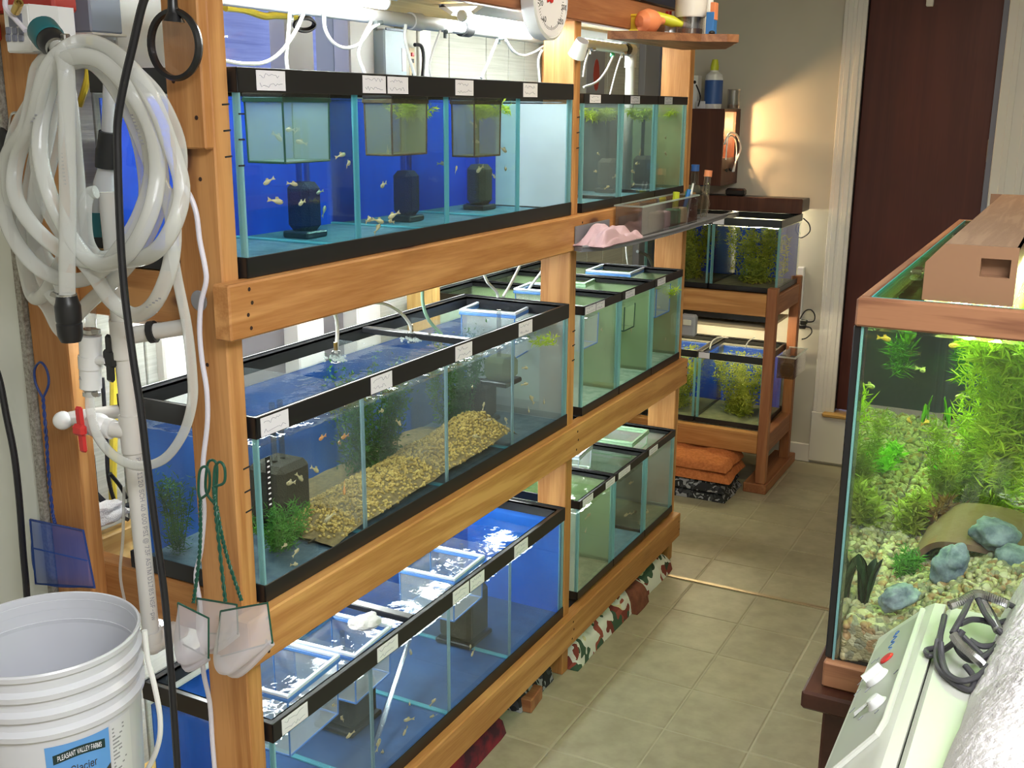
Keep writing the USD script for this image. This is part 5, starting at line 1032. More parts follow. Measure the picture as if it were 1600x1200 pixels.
for q, (yy, rr) in enumerate(((.44, .088), (.60, .105))):
    for rad in (rr, rr - .010):
        wob = .006 * (meshkit.noise(np.stack([an * 2, an * 0 + q, an * 0], -1), 6) - .5)
        V += [(1.065 + .02 * q + (rad + wob[i]) * math.cos(a), yy + .02 * math.sin(a * 3), .832 + rad * .98 * math.sin(a)) for i, a in enumerate(an)]
Fq = []
for i in range(na - 1):
    for a, c in ((0, 2), (3, 1), (1, 0), (2, 3)): Fq.append((a * na + i, a * na + i + 1, c * na + i + 1, c * na + i))
for i in (0, na - 1): Fq.append((i, na + i, 3 * na + i, 2 * na + i))
B().add(V, Fq).put(t, 'shard', 'terracotta', smooth=25)
def blades(name, label, c, n, h, w, m, spread, seed, broad=False):
    t = thing(name, label, 'plant', c); rg = np.random.default_rng(seed); c = np.asarray(c, float)
    for k in range(n):
        a = rg.uniform(0, 6.28); tip = c + [spread * math.cos(a), spread * math.sin(a), h * rg.uniform(.6, 1)]; md = (c + tip) / 2 + [0, 0, h * .18]; pts = curve([c + [rg.normal(0, .004), rg.normal(0, .004), 0], md, tip], 8)
        s_ = np.linspace(0, 1, len(pts)); ww = w * np.sin(np.pi * np.clip(s_ * .9 + .08, 0, 1)); d = np.array([-math.sin(a), math.cos(a), 0]); up_ = np.array([0, 0, .0006]); kk = len(pts)
        V = np.vstack([pts - d * ww[:, None], pts + up_ * 3 + 0 * d, pts + d * ww[:, None], pts - up_]); F = []
        for i in range(kk - 1):
            for p, q in ((0, 1), (1, 2), (2, 3), (3, 0)): F.append((p * kk + i, q * kk + i, q * kk + i + 1, p * kk + i + 1))
        B().add(V, F).put(t, 'leaf', m, smooth=True)
    return t
zb = .845
A3 = lambda u, v, y: at(u, v, y=y)
def weed(label, u, v, y, size, n, m, seed, leaflet=(.02, .003), stems=14, name='feather_weed', **kw): c = A3(u, v, y); bush(name, label, c, size, n, m, leaflet=leaflet, seed=seed, stems=stems, **kw)
weed('bright lime feathery weed filling the top right of the planted aquarium', 1575, 720, .52, (.085, .20, .27), 6500, 'leaf_lime', 50, (.026, .0026), 34)
weed('olive feathery weed in the middle of the planted aquarium', 1480, 800, .74, (.075, .10, .16), 2400, 'leaf_olive', 51, (.022, .0022), 18)
weed('yellow green weed behind the clay shard', 1560, 790, .80, (.10, .12, .19), 2600, 'leaf_lime', 52, (.024, .0024), 18)
weed('olive brown broad clump left of the clay shard', 1420, 850, .62, (.03, .05, .11), 700, 'leaf_olive', 53, (.022, .007), 9)
weed('fine green tuft of moss on the pebbles', 1412, 900, .42, (.03, .035, .035), 700, 'leaf_mid', 54, (.014, .002), 10, name='moss_tuft')
weed('bright green low clump at the middle of the gravel', 1478, 752, .95, (.05, .07, .05), 700, 'leaf_bright', 55, (.022, .008), 10)
weed('reddish leafed clump behind the shard', 1475, 830, .60, (.03, .03, .05), 220, 'leaf_red', 56, (.024, .007), 6)
weed('floating lime weed hanging at the water surface', 1585, 560, .42, (.075, .20, .06), 2600, 'leaf_lime', 57, (.026, .004), 16, droop=.5)
blades('java_fern', 'dark leafy fern standing alone at the front left of the gravel', A3(1350, 948, .30), 6, .085, .010, 'leaf_black', .022, 61)
blades('leafy_plant', 'bright green leafy plant along the left pane', A3(1400, 760, .95), 9, .10, .008, 'leaf_bright', .05, 62)
blades('leafy_plant', 'tall thin bladed green plant in front of the grey backdrop', A3(1478, 668, 1.25), 3, .07, .006, 'leaf_bright', .012, 63)
blades('floating_plant', 'round green floating plant with hanging roots near the far pane', A3(1502, 545, 1.05), 12, .05, .014, 'leaf_bright', .03, 64)
weed('hanging dark roots under the round floating plant', 1502, 592, 1.05, (.03, .03, .07), 380, 'leaf_mid', 65, (.024, .0016), 10, name='floating_roots')
for k, (u, v, y) in enumerate(((1430, 550, .9), (1428, 575, .85), (1442, 578, .9), (1490, 540, .8), (1545, 590, .6), (1500, 620, .8), (1448, 660, .9), (1418, 555, .95))):
    copy(FISH['orange' if k % 3 == 0 else 'pale'], A3(u, v, y), 'small fish swimming in the clear left half of the planted aquarium' if k < 4 else 'small fish swimming among the weeds of the planted aquarium', random.uniform(0, 6), 1.25, 'fish in the clear left half of the planted aquarium' if k < 4 else 'fish among the weeds of the planted aquarium')

# ================================================================== KITCHEN DEVICE, CORD AND TOWEL BY THE AQUARIUM
st2 = thing('side_table', 'small dark table under the white appliance', 'table', (1.25, -.12, 0)); B().box(1.0, 1.55, -.42, .12, .63, .655, .004).put(st2, 'top', 'dark_wood', smooth=False)
for x in (1.02, 1.49):
    for y in (-.40, .06): B().box(x, x + .04, y, y + .04, 0, .6298, .003).put(st2, 'leg', 'dark_wood', smooth=False)
dv = thing('white_appliance', 'off white kitchen appliance with knobs and a red button', 'appliance', (1.2, -.13, .655))
pL0, pL1 = at(1383, 985, z=.885), at(1318, 1190, z=.885); pR0, pR1 = at(1434, 966, z=.945), at(1386, 1150, z=.945)
xa, xb = (pL0[0] + pL1[0]) / 2 - .010, (pR0[0] + pR1[0]) / 2; yf, yn = .075, min(pR1[1], -.24)
sx = float(np.mean([at(1464, 960, z=.952)[0], at(1415, 1200, z=.952)[0]]))
dprof = [(xa + .01, .656), (xa - .004, .86), (xa, .884), (xb, .944), (xb + .010, .951), (sx - .001, .952), (sx - .001, .656)]
yF, yN = .108, -.40
m_ = B().prism(dprof, yN, yF - .006, (0, 2, 1)); inset = [(x if x > xb else x + .004, z - (.003 if z > .7 else 0)) for x, z in dprof]
V0 = [(x, yF - .006, z) for x, z in dprof]; V1 = [(x, yF, z) for x, z in inset]; n_ = len(dprof)
m_.add(V0 + V1, [(i, (i + 1) % n_, n_ + (i + 1) % n_, n_ + i) for i in range(n_)]); m_.tm(trimesh.convex.convex_hull(np.array(V1 + [(x, yF - .001, z) for x, z in inset]))); m_.put(dv, 'fascia', 'device_shell', smooth=20)
b = B(); b.box(sx + .0008, 1.52, yN, yF - .006, .656, .952, .006); b.put(dv, 'body', 'device_shell', smooth=False)
un = np.array([xb - xa, 0, .944 - .884]); un /= np.linalg.norm(un); nn = np.array([-un[2], 0, un[0]]); ua = np.array([0, 1.0, 0])
def onp(s, y, h=0): return np.array([xa, y, .884]) + un * (s * math.hypot(xb - xa, .06)) + nn * h
yP0, yP1 = -.245, .080
q = [onp(.06, yP0 - .02, .001), onp(.97, yP0 + .02, .001), onp(.97, yP1, .001), onp(.30, yP1 + .006, .001), onp(.06, yP1 - .03, .001)]; q2 = [p - nn * .004 for p in q]
B().tm(trimesh.convex.convex_hull(np.array(q + q2))).put(dv, 'control_panel', 'device_panel', smooth=False)
b = B(); pth = [onp(.97, yP1 + .008, .002), onp(1.0, yP0 + .03, .002), onp(.93, yP0 + .006, .002), onp(.05, yP0 - .03, .002)]; b.tube(pth, .004, 8); b.put(dv, 'panel_bead', 'device_shell')
def ppx(u, v):
    d = FWD + RT * (u - 800) / FPX - UP * (v - 600) / FPX; o_ = onp(0, 0, .0012); return CAM + d * (((o_ - CAM) @ nn) / (d @ nn))
B().lathe([(0, .0025), (.0085, .0025), (.010, .001), (.010, 0)], ppx(1386, 1029), 20, nn).put(dv, 'red_button', 'red_plastic')
kn = ppx(1371, 1060); B().lathe([(0, .006), (.013, .006), (.0155, .003), (.0165, 0)], kn, 28, nn).put(dv, 'knob', 'white_plastic')
kd = (un * .8 + ua * .35); kd /= np.linalg.norm(kd); ks = np.cross(nn, kd); P8 = []
for s_, w in ((-.0135, .0045), (.0135, .0025)):
    for sg in (-1, 1):
        for h in (.004, .014): P8.append(kn + kd * s_ + ks * sg * (w if h < .01 else w * .6) + nn * h)
kp = B().tm(trimesh.convex.convex_hull(np.array(P8))); kp.put(dv, 'knob_grip', 'white_plastic', smooth=False)
k2 = ppx(1371, 1100); B().lathe([(0, .010), (.008, .009), (.010, .003), (.013, 0)], k2, 22, nn).put(dv, 'small_knob', 'white_plastic')
B().tm(trimesh.convex.convex_hull(np.array([k2 + nn * .008 + ua * .004, k2 + nn * .008 - ua * .004, k2 + nn * .004 + ua * .004, k2 - un * .032 + nn * .002 + ua * .001, k2 - un * .032 + nn * .002 - ua * .001, k2 - un * .03 + nn * .006]))).put(dv, 'small_knob_pointer', 'white_plastic', smooth=False)
b = B(); o_ = ppx(1389, 1016); tx = ppx(1402, 988) - o_; b.tube(curve([o_ + tx * s_ + un * .004 * math.sin(s_ * 21) for s_ in np.linspace(0, 1, 16)], 40), .0008, 4); b.tube(curve([ppx(1402, 988) + un * .003 * math.cos(a) + ua * .003 * math.sin(a) for a in np.arange(8) * .785], 16, True), .0005, 4, True); b.put(dv, 'emblem', 'print_blue', label='small blue script emblem')
b = B()
for (u, v, ln) in ((1365, 1034, .009), (1372, 1030, .006), (1345, 1066, .012), (1340, 1082, .012), (1356, 1078, .01), (1332, 1110, .010), (1338, 1118, .009), (1345, 1122, .008), (1370, 1112, .007), (1400, 1050, .008)):
    p = ppx(u, v) + nn * .0004; b.tube(curve([p + (un * .7 + ua * .7) * ln * (s_ - .5) + ua * .0014 * math.sin(s_ * 30) for s_ in np.linspace(0, 1, 12)], 20), .0005, 4)
b.put(dv, 'printed_mark', 'print_grey', kind='stuff')

def zpath(px, n=40): return curve([at(u, v, z=z) for u, v, z in px], n)
cd = thing('cord_bundle', 'bundled dark grey power cord lying on the white appliance', 'cord', at(1510, 1000, z=.955))
for px in ([(1476, 962, .985), (1470, 990, .975), (1466, 1010, .965), (1448, 1016, .958), (1452, 1024, .957), (1470, 1018, .96), (1490, 1004, .975), (1505, 985, .99)],
           [(1466, 1000, .970), (1463, 1022, .960), (1468, 1045, .957), (1490, 1066, .957), (1515, 1078, .957), (1522, 1060, .962), (1508, 1040, .968)],
           [(1470, 1004, .978), (1472, 1030, .966), (1482, 1054, .963), (1505, 1064, .964), (1530, 1055, .968), (1545, 1040, .975)],
           [(1484, 946, .995), (1505, 938, 1.0), (1525, 928, 1.004), (1550, 934, 1.003), (1575, 944, 1.0), (1592, 952, .99)],
           [(1488, 990, .985), (1505, 960, .998), (1522, 930, 1.005), (1540, 960, .995), (1560, 985, .985), (1575, 1000, .975)],
           [(1495, 985, .985), (1510, 1000, .978), (1525, 1015, .972), (1540, 1030, .966), (1555, 1040, .96)],
           [(1500, 975, .990), (1520, 968, .985), (1545, 972, .982), (1565, 985, .978), (1560, 1005, .97), (1535, 1010, .968), (1515, 1000, .972)],
           [(1490, 1000, .97), (1500, 1020, .968), (1518, 1032, .966), (1540, 1024, .972), (1558, 1010, .976)],
           [(1530, 935, .998), (1540, 950, .99), (1556, 972, .98), (1572, 970, .98)]):
    B().tube(zpath(px), .0036, 9).put(cd, 'strand', 'cord_grey')
for px in ([(1484, 946, .999), (1505, 938, 1.004), (1525, 928, 1.008), (1550, 934, 1.007), (1575, 944, 1.004)], [(1490, 992, .99), (1500, 1006, .984), (1520, 1024, .978), (1535, 1038, .97)], [(1535, 940, 1.0), (1550, 965, .99), (1560, 985, .985)]):
    c = zpath(px, 220); k = np.arange(len(c)); T = np.gradient(c, axis=0); T /= np.linalg.norm(T, axis=1, keepdims=True); s1 = np.cross(T, [0, 0, 1.0]); s1 /= np.linalg.norm(s1, axis=1, keepdims=True); s2 = np.cross(T, s1)
    B().tube(c + .0045 * (np.cos(k * .9)[:, None] * s1 + np.sin(k * .9)[:, None] * s2), .0016, 5).put(cd, 'coiled_wire', 'steel')

tw = thing('white_towel', 'fluffy white towel heaped on the white appliance', 'towel', (1.3, -.15, .953))
edge_px = [(1588, 905, .985), (1570, 925, .98), (1560, 970, .97), (1548, 1005, .962), (1530, 1050, .958), (1518, 1080, .956), (1508, 1110, .956), (1500, 1135, .956), (1488, 1160, .955), (1474, 1195, .955), (1462, 1230, .955)]
E_ = np.array([at(u, v, z=z) for u, v, z in edge_px]); E_ = E_[np.argsort(E_[:, 1])]; ny, nx_ = 260, 200
yv = np.linspace(-.385, min(E_[-1, 1], .10), ny); xl = np.interp(yv, E_[:, 1], E_[:, 0]); Sg = np.linspace(0, 1, nx_)
X = xl[:, None] + (1.50 - xl[:, None]) * Sg[None] ** 1.15; Y = np.repeat(yv[:, None], nx_, 1); dd = X - xl[:, None]
q = np.stack([X * 9, Y * 9, X * 0], -1); H = .075 * (1 - np.exp(-dd / .028)) + .05 * (meshkit.fbm(q, 3, 31) - .4) * np.clip(dd / .05, 0, 1) + .030 * np.clip((Y + .05) / .15, 0, 1) * np.clip(dd / .03, 0, 1) - .02 * np.exp(-((Y + .135 + .3 * dd) / .022) ** 2) * np.clip(dd / .02, 0, 1)
H *= np.clip((yv[-1] - Y) / .012, 0, 1) ** .5 * np.clip((Y - yv[0]) / .02, 0, 1) ** .5; H = np.maximum(H, 0) + (.004 * (meshkit.noise(q * 22, 3) - .5) + .0045 * (meshkit.noise(q * 60, 4) - .5)) * np.clip(dd / .01, 0, 1)
P_ = np.stack([X, Y, .9545 + np.maximum(H, 0)], -1).reshape(-1, 3); I = np.arange(ny * nx_).reshape(ny, nx_); qd = np.stack([I[:-1, :-1], I[:-1, 1:], I[1:, 1:], I[1:, :-1]], -1).reshape(-1, 4)
B().add(P_, qd).add(P_ * [1, 1, 0] + [0, 0, .953], qd[:, ::-1]).put(tw, 'terry_cloth', 'terry_white', smooth=True)
# ================================================================== NEAR LEFT: HOSES, PIPES, NETS, BUCKET
hc = thing('hose_coil', 'coil of milky clear tubing hanging at the near end of the rack', 'hose', at(130, 260, y=-.13))
HOOK = at(100, 72, y=-.10)
LOOPS = [
    ([(92, 88), (62, 104), (52, 150), (40, 200), (12, 245), (4, 310), (18, 365), (55, 415), (105, 438), (150, 428), (190, 385), (222, 330), (238, 262), (222, 190), (185, 120), (135, 82)], -.150),
    ([(100, 78), (142, 66), (190, 92), (232, 145), (262, 215), (284, 290), (272, 350), (240, 395), (190, 408), (120, 404), (60, 362), (24, 305), (28, 245), (52, 190), (70, 118)], -.165),
    ([(104, 100), (140, 96), (176, 130), (212, 195), (240, 265), (268, 330), (268, 405), (244, 470), (212, 492), (176, 472), (148, 432), (108, 380), (72, 320), (58, 250), (62, 170), (74, 116)], -.138),
    ([(70, 108), (66, 190), (46, 300), (34, 370), (44, 440), (56, 466), (76, 450), (104, 390), (122, 330), (116, 230), (106, 140), (92, 106)], -.118),
    ([(82, 98), (88, 200), (66, 300), (44, 390), (48, 446), (74, 478), (92, 512), (104, 518), (114, 500), (140, 472), (176, 440), (214, 395), (246, 330), (250, 262), (222, 176), (176, 112), (120, 86)], -.108),
    ([(96, 92), (138, 84), (172, 110), (200, 170), (222, 245), (226, 320), (200, 380), (160, 402), (138, 380), (133, 330), (138, 305), (150, 300)], -.096)    ,([(98, 96), (74, 150), (62, 230), (80, 310), (112, 372), (150, 412), (196, 400), (232, 340), (246, 270), (236, 200), (200, 136), (150, 92)], -.172),
    ([(88, 102), (56, 150), (22, 215), (14, 290), (32, 350), (70, 402), (98, 452), (90, 468), (70, 440), (54, 380), (56, 300), (74, 210), (90, 130)], -.128)]
for px, y in LOOPS[:5] + LOOPS[6:]:
    P_ = [at(u, v, y=y + .014 * math.sin(i * 1.7)) for i, (u, v) in enumerate(px)]; B().tube(curve(P_, 90, True), .0120, 12, True).put(hc, 'loop', 'hose')
px, y = LOOPS[5]; B().tube(curve([at(u, v, y=y + .01 * math.sin(i * 1.3)) for i, (u, v) in enumerate(px)], 70), .0105, 12).put(hc, 'loop', 'hose')
B().tube(curve([at(u, v, y=y) for u, v, y in ((88, 72, -.15), (98, 90, -.17), (104, 120, -.178), (105, 220, -.18), (106, 320, -.18), (105, 400, -.18), (105, 462, -.18))], 50), .0125, 12).put(hc, 'free_end', 'hose')
e0, e1 = at(72, 54, y=-.14), at(92, 80, y=-.155); ax = (e1 - e0) / np.linalg.norm(e1 - e0)
cn = B().lathe([(0, -.018), (.020, -.018), (.0235, -.012), (.0235, .012), (.021, .018)], e0, 22, ax); cn.put(hc, 'connector', 'teal_plastic', label='teal hose connector'); B().lathe([(.0205, .012), (.0205, .03), (.017, .036), (.0135, .044), (0, .044)], e0, 20, ax).put(hc, 'connector_neck', 'black_plastic'); B().lathe([(.014, .036), (.0155, .036), (.0155, .046), (.014, .046)], e0, 20, ax).put(hc, 'hose_clamp', 'steel'); B().obox(e0 + ax * .04 + UP * .012 + RT * .014, (.012, .012, .016), b=.002).put(hc, 'clamp_screw', 'steel')
e0 = at(105, 472, y=-.18); B().lathe([(.0135, .012), (.0155, .010), (.0175, .0), (.0195, -.006), (.0195, -.028), (.018, -.032), (.0195, -.034), (.019, -.052), (.015, -.062), (0, -.062)], e0, 24).put(hc, 'end_fitting', 'black_plastic', label='ribbed black hose end'); B().lathe([(.0135, .004), (.0155, .004), (.0155, .013), (.0135, .013)], e0, 20).put(hc, 'hose_clamp', 'steel'); B().obox(e0 + np.array([-.018, -.006, .010]), (.014, .008, .007), rz=.4, ry=.4, b=.001).put(hc, 'clamp_screw', 'steel')
b = B()
for (u, v, ang, n_) in ((206, 180, -1.2, 9), (96, 240, -1.45, 9), (230, 480, .6, 5), (50, 190, 1.0, 3)):
    for k in range(n_):
        p = at(u + 6 * k * math.cos(ang), v - 6 * k * math.sin(ang), y=-.1795 if v > 200 else -.178); b.box(p[0] - .0025, p[0] + .0025, p[1] - .0006, p[1], p[2] - .0008, p[2] + .0010)
b.put(hc, 'print_dash', 'print_grey', kind='stuff')
t = thing('wall_hook', 'dark metal hook carrying the hose coil', 'hook', at(60, 200, y=-.08)); B().tube(curve([at(62, 88, y=-.045), at(66, 92, y=-.12), at(100, 96, y=-.135), at(110, 84, y=-.13)], 16), .004, 8).put(t, 'hook', 'steel'); 
t = thing('pliers', 'dark tool hanging half hidden behind the hose coil', 'tool', at(12, 225, y=-.06)); B().ell(at(8, 225, y=-.062), (.016, .010, .026), 2, .3, 3).put(t, 'grip', 'black_rubber'); B().tube(path_px([(14, 205), (18, 180), (28, 178), (32, 198), (24, 212)], 18, y=-.062), .0025, 6).put(t, 'jaw', 'steel')

# white drain pipe with printed text, tees and valves
YP = -.060
t = thing('drain_pipe', 'white plastic standpipe with printed text beside the near post', 'pipe', at(230, 700, y=YP))
px_ = (at(196, 480, y=YP)[0] + at(251, 990, y=YP)[0]) / 2; zt_, zb_ = at(190, 385, y=YP)[2], at(256, 1012, y=YP)[2]
ptop, pbot = at(177, 390, y=YP), at(236.5, 995, y=YP); ax = (ptop - pbot) / np.linalg.norm(ptop - pbot)
def seg(v0, v1, r, name, m='pvc_white'):
    f = lambda v: pbot + (ptop - pbot) * (pbot[2] - at(177 + (v - 390) * .0984, v, y=YP)[2]) / (pbot[2] - ptop[2]); return B().cyl(f(v0), f(v1), r, 20).put(t, name, m)
seg(300, 985, .0150, 'pipe'); seg(500, 560, .0185, 'tee'); seg(648, 706, .0185, 'tee'); seg(985, 1010, .0195, 'elbow')
q = at(238, 1006, y=YP); B().ell(q, (.0195, .0195, .0195), 2).put(t, 'elbow_bend', 'pvc_white'); B().cyl(q, q + [.0, .07, 0], .019, 18).put(t, 'elbow_arm', 'pvc_white')
q = at(191, 526, y=YP); q1 = at(236, 519, y=YP + .02); B().cyl(q, q1, .0145, 16).put(t, 'side_arm', 'pvc_white'); B().cyl(q1, q1 + (q1 - q) * 1.2, .0135, 16).put(t, 'side_arm', 'pvc_white'); B().tube([q1 - (q1 - q) * .05, q1 + (q1 - q) * .16], .0185, 16).put(t, 'rubber_band', 'black_rubber')
dn = (pbot - ptop) / np.linalg.norm(pbot - ptop); vw = CAM - pbot; vw /= np.linalg.norm(vw); vw -= dn * (vw @ dn); vw /= np.linalg.norm(vw); upx = np.cross(vw, dn)
f = lambda v: pbot + (ptop - pbot) * (pbot[2] - at(177 + (v - 390) * .0984, v, y=YP)[2]) / (pbot[2] - ptop[2])
tv = vw * math.cos(.5) + upx * -math.sin(.5) * -1; tv /= np.linalg.norm(tv); tu = np.cross(tv, dn)
B().text('PVC 1120 SCH 40 600 PSI @ 73F ASTM D1785 NSF-pw', .0085, f(712) + tv * .0149 - tu * .0042, dn, tu, .0004, width=float(np.linalg.norm(f(965) - f(712)))).put(t, 'printed_text', 'print_grey')
vt = thing('union_valve', 'white union valve with black handle on the near left pipes', 'valve', at(142, 560, y=-.07))
vc = lambda u, v: at(u, v, y=-.075)
for (v0, v1, r, nm, m) in ((478, 522, .0095, 'barb', 'clear_plastic'), (524, 555, .0185, 'upper_nut', 'white_plastic'), (555, 575, .0200, 'valve_body', 'white_plastic'), (575, 606, .0180, 'lower_nut', 'white_plastic'), (606, 618, .010, 'tail_piece', 'pvc_white')): B().cyl(vc(141, v0), vc(142, v1), r, 20).put(vt, nm, m)
for v in (517, 615): B().cyl(vc(141, v - 3), vc(141, v + 3), .0125, 18).put(vt, 'hose_clamp', 'steel'); B().obox(vc(153, v) + [0, -.004, 0], (.014, .008, .008), rz=.3, b=.001).put(vt, 'clamp_screw', 'steel')
B().cyl(vc(148, 563), vc(168, 563), .008, 12).put(vt, 'stem', 'white_plastic'); q = vc(172, 560); B().obox(q, (.026, .012, .030), b=.004).put(vt, 'handle_hub', 'black_plastic'); B().obox(q + [0.0, 0, .0], (.018, .010, .082), ry=.06, b=.005).put(vt, 'handle', 'black_plastic')
B().text('A', .007, vc(137, 590) + [0, -.0185, 0], (1, 0, .02), (0, 0, 1), .0004).put(vt, 'mark', 'print_grey')
bv = thing('ball_valve', 'white ball valve with red lever below the union valve', 'valve', at(130, 665, y=-.08))
a = at(100, 656, y=-.075); B().tube(curve([at(96, 658, y=-.08), at(120, 652, y=-.06), at(185, 643, y=.0)], 10), .0125, 16).put(bv, 'pipe', 'pvc_white'); B().ell(at(98, 657, y=-.08), (.0165, .0165, .0165), 2).put(bv, 'end_cap', 'white_plastic')
B().ell(at(152, 664, y=-.085), (.024, .022, .021), 2).put(bv, 'body', 'white_plastic'); B().cyl(at(172, 670, y=-.08), at(207, 675, y=-.06), .0135, 16).put(bv, 'outlet', 'pvc_white'); B().cyl(at(166, 668, y=-.08), at(176, 671, y=-.078), .0175, 16).put(bv, 'collar', 'white_plastic')
q = at(127, 671, y=-.112); B().obox(q, (.0165, .008, .080), ry=-.03, b=.004).put(bv, 'lever', 'red_plastic'); B().obox(q + [.0, -.003, 0], (.028, .014, .020), b=.005).put(bv, 'lever_hub', 'red_plastic'); B().cyl(q + [.004, 0, -.004], at(146, 676, y=-.09), .005, 10).put(bv, 'stem', 'steel')
t = thing('thin_hose', 'thinner clear hose looping from the coil to the union valve', 'hose', at(250, 700, y=-.09)); B().tube(curve([at(u, v, y=y) for u, v, y in ((215, 112, -.155), (250, 150, -.15), (280, 215, -.12), (284, 270, -.12), (272, 320, -.12), (268, 372, -.12), (276, 430, -.115), (292, 510, -.115), (300, 580, -.115), (300, 630, -.115), (285, 680, -.115), (255, 718, -.115), (215, 728, -.115), (178, 712, -.112), (152, 680, -.108), (141, 640, -.095), (141, 612, -.078))], 110), .0078, 12).put(t, 'tubing', 'hose')
t = thing('rubber_coupler_pipe', 'grey pipe with black rubber coupler and teal fitting behind the coil', 'pipe', at(165, 250, y=-.03)); B().cyl(at(172, 105, y=-.03), at(168, 215, y=-.03), .010, 14).put(t, 'upper_pipe', 'pvc_grey'); B().tube([at(171, 206, y=-.03), at(169, 232, y=-.03), at(168, 234, y=-.03), at(167, 262, y=-.03)], [.0165, .0175, .0185, .0185], 18).put(t, 'coupler', 'black_rubber'); B().tube([at(166, 260, y=-.03), at(163, 285, y=-.03), at(162, 335, y=-.03)], [.012, .017, .018], 18).put(t, 'lower_pipe', 'pvc_grey'); B().lathe([(0, .02), (.022, .02), (.024, .012), (.024, -.014), (.021, -.02), (0, -.02)], at(160, 350, y=-.03), 22).put(t, 'fitting', 'teal_plastic'); B().cyl(at(160, 362, y=-.03), at(158, 382, y=-.03), .021, 18).put(t, 'ring', 'black_plastic')
single(B().tube(path_px([(234, -20), (222, 10), (208, 70), (194, 130), (184, 190), (184, 250), (186, 320), (190, 400), (196, 470), (208, 560), (220, 640), (232, 740), (245, 840), (257, 930), (265, 1020), (270, 1090), (276, 1180), (280, 1240)], 120, y=-.215), .0056, 10), 'black_cable', 'cord_black', 'thick black cable dropping in front of the hose coil and pipes', 'cable')
single(B().tube(path_px([(-12, 560), (0, 598), (10, 650), (22, 710), (30, 780), (36, 860), (42, 930), (44, 1000)], 60, y=-.075), .0062, 10), 'black_hose', 'cord_black', 'black cable bowing down the white partition at the far left', 'cable')
single(B().tube(path_px([(282, 285), (297, 306), (307, 335), (312, 375), (320, 415), (322, 440), (314, 475), (312, 520), (316, 565), (323, 610), (324, 660), (318, 715), (316, 760), (319, 800), (314, 860), (306, 900), (312, 940), (316, 1000), (318, 1050), (328, 1100), (332, 1160), (338, 1230)], 120, y=-.068), .0042, 10), 'white_cable', 'cord_white', 'white cable running down the side of the near post', 'cable')
single(B().tube(path_px([(194, 760), (192, 840), (188, 900), (200, 960), (212, 1010), (225, 1040)], 40, y=-.035), .0028, 6), 'thin_air_line', 'hose', 'very thin clear line hanging left of the standpipe', 'tube')
for px, lab, x, m, r in (([(178, 500), (178, 640), (176, 760), (180, 812)], 'yellow upright cable on the wall behind the drain pipes', -.5, 'yellow_cable', .008), ([(160, 590), (166, 680), (170, 750), (186, 800), (200, 812)], 'brown upright cord on the wall left of the yellow cable', -.49, 'cord_black', .004), ([(150, 772), (165, 786), (178, 792), (200, 790), (214, 782)], 'dark cord sagging across the wall behind the tank', -.47, 'cord_black', .006), ([(172, 740), (188, 760), (198, 778)], 'short dark cord by the yellow cable', -.46, 'cord_black', .004)):
    single(B().tube(path_px(px, 24, x=x), r, 8), 'wall_cable', m, lab, 'cable')
c = at(160, 805, x=-.45); single(B().ell(c, (.02, .05, .022), 3, .7, 5), 'white_rag', 'terry_white', 'small crumpled white rag behind the rear post', 'rag'); 
c = at(152, 750, x=-.53); t = thing('dark_bracket', 'dark flat bracket on the wall behind the rear post', 'bracket', c); B().box(-.555, -.54, c[1] - .03, c[1] + .01, c[2] - .05, c[2] + .05, .002).put(t, 'plate', 'black_rubber')

# wall devices top left
YD = -.10
t = thing('timer_panel', 'white keypad control panel at the top left behind the hose end', 'control panel', at(35, 40, y=YD)); a, c = at(3, 12, y=YD), at(80, 81, y=YD)
B().box(a[0], a[0] + .060, YD, YD + .05, c[2], a[2] + .004, .003).put(t, 'case', 'white_plastic'); B().add([(a[0] + .060, YD + .001, c[2] + .002), (c[0], YD + .02, c[2] + .004), (c[0], YD + .02, a[2]), (a[0] + .060, YD + .001, a[2] + .004), (a[0] + .060, YD + .05, c[2]), (c[0], YD + .05, c[2] + .002), (c[0], YD + .05, a[2]), (a[0] + .060, YD + .05, a[2] + .004)], [(0, 1, 2, 3), (5, 4, 7, 6), (1, 5, 6, 2), (3, 2, 6, 7), (0, 4, 5, 1)]).put(t, 'side_face', 'white_plastic', smooth=False)
p, q = at(13, 22, y=YD), at(36, 41, y=YD); B().box(p[0], q[0], YD - .0008, YD, q[2], p[2]).put(t, 'display', 'jamb_grey')
for i in range(3):
    for j in range(2): p = at(14 + 10 * i, 48 + 11.5 * j, y=YD); B().box(p[0] - .0055, p[0] + .0055, YD - .003, YD, p[2] - .0055, p[2] + .0055, .002).put(t, 'key', 'jamb_grey')
p, q = at(59, 30, y=YD + .012), at(74, 40, y=YD + .012); B().box(p[0], q[0], YD + .0075, YD + .0105, q[2], p[2]).put(t, 'socket_plate', 'print_grey')
c = at(27, 11, y=YD - .02); B().lathe([(.004, -.012), (.007, -.012), (.007, .012), (.004, .012)], c, 14, (1, -.4, .6)).put(t, 'brass_jack', 'brass'); B().tube(path_px([(10, -12), (8, 8), (14, 20), (24, 30), (40, 48)], 16, y=YD - .012), .004, 8).put(t, 'lead', 'cord_white')
a, c = at(-4, -8, y=YD + .05), at(82, 8, y=YD + .05); t = thing('red_case', 'dark red case above the white keypad panel', 'case', a); B().box(a[0] - .02, c[0], YD + .051, YD + .10, c[2] - .008, a[2] + .05, .004).put(t, 'case', 'red_box'); B().box(a[0] - .03, a[0] + .004, YD + .0, YD + .049, at(0, 60, y=YD)[2], at(0, 14, y=YD)[2], .003).put(t, 'flap', 'red_box')
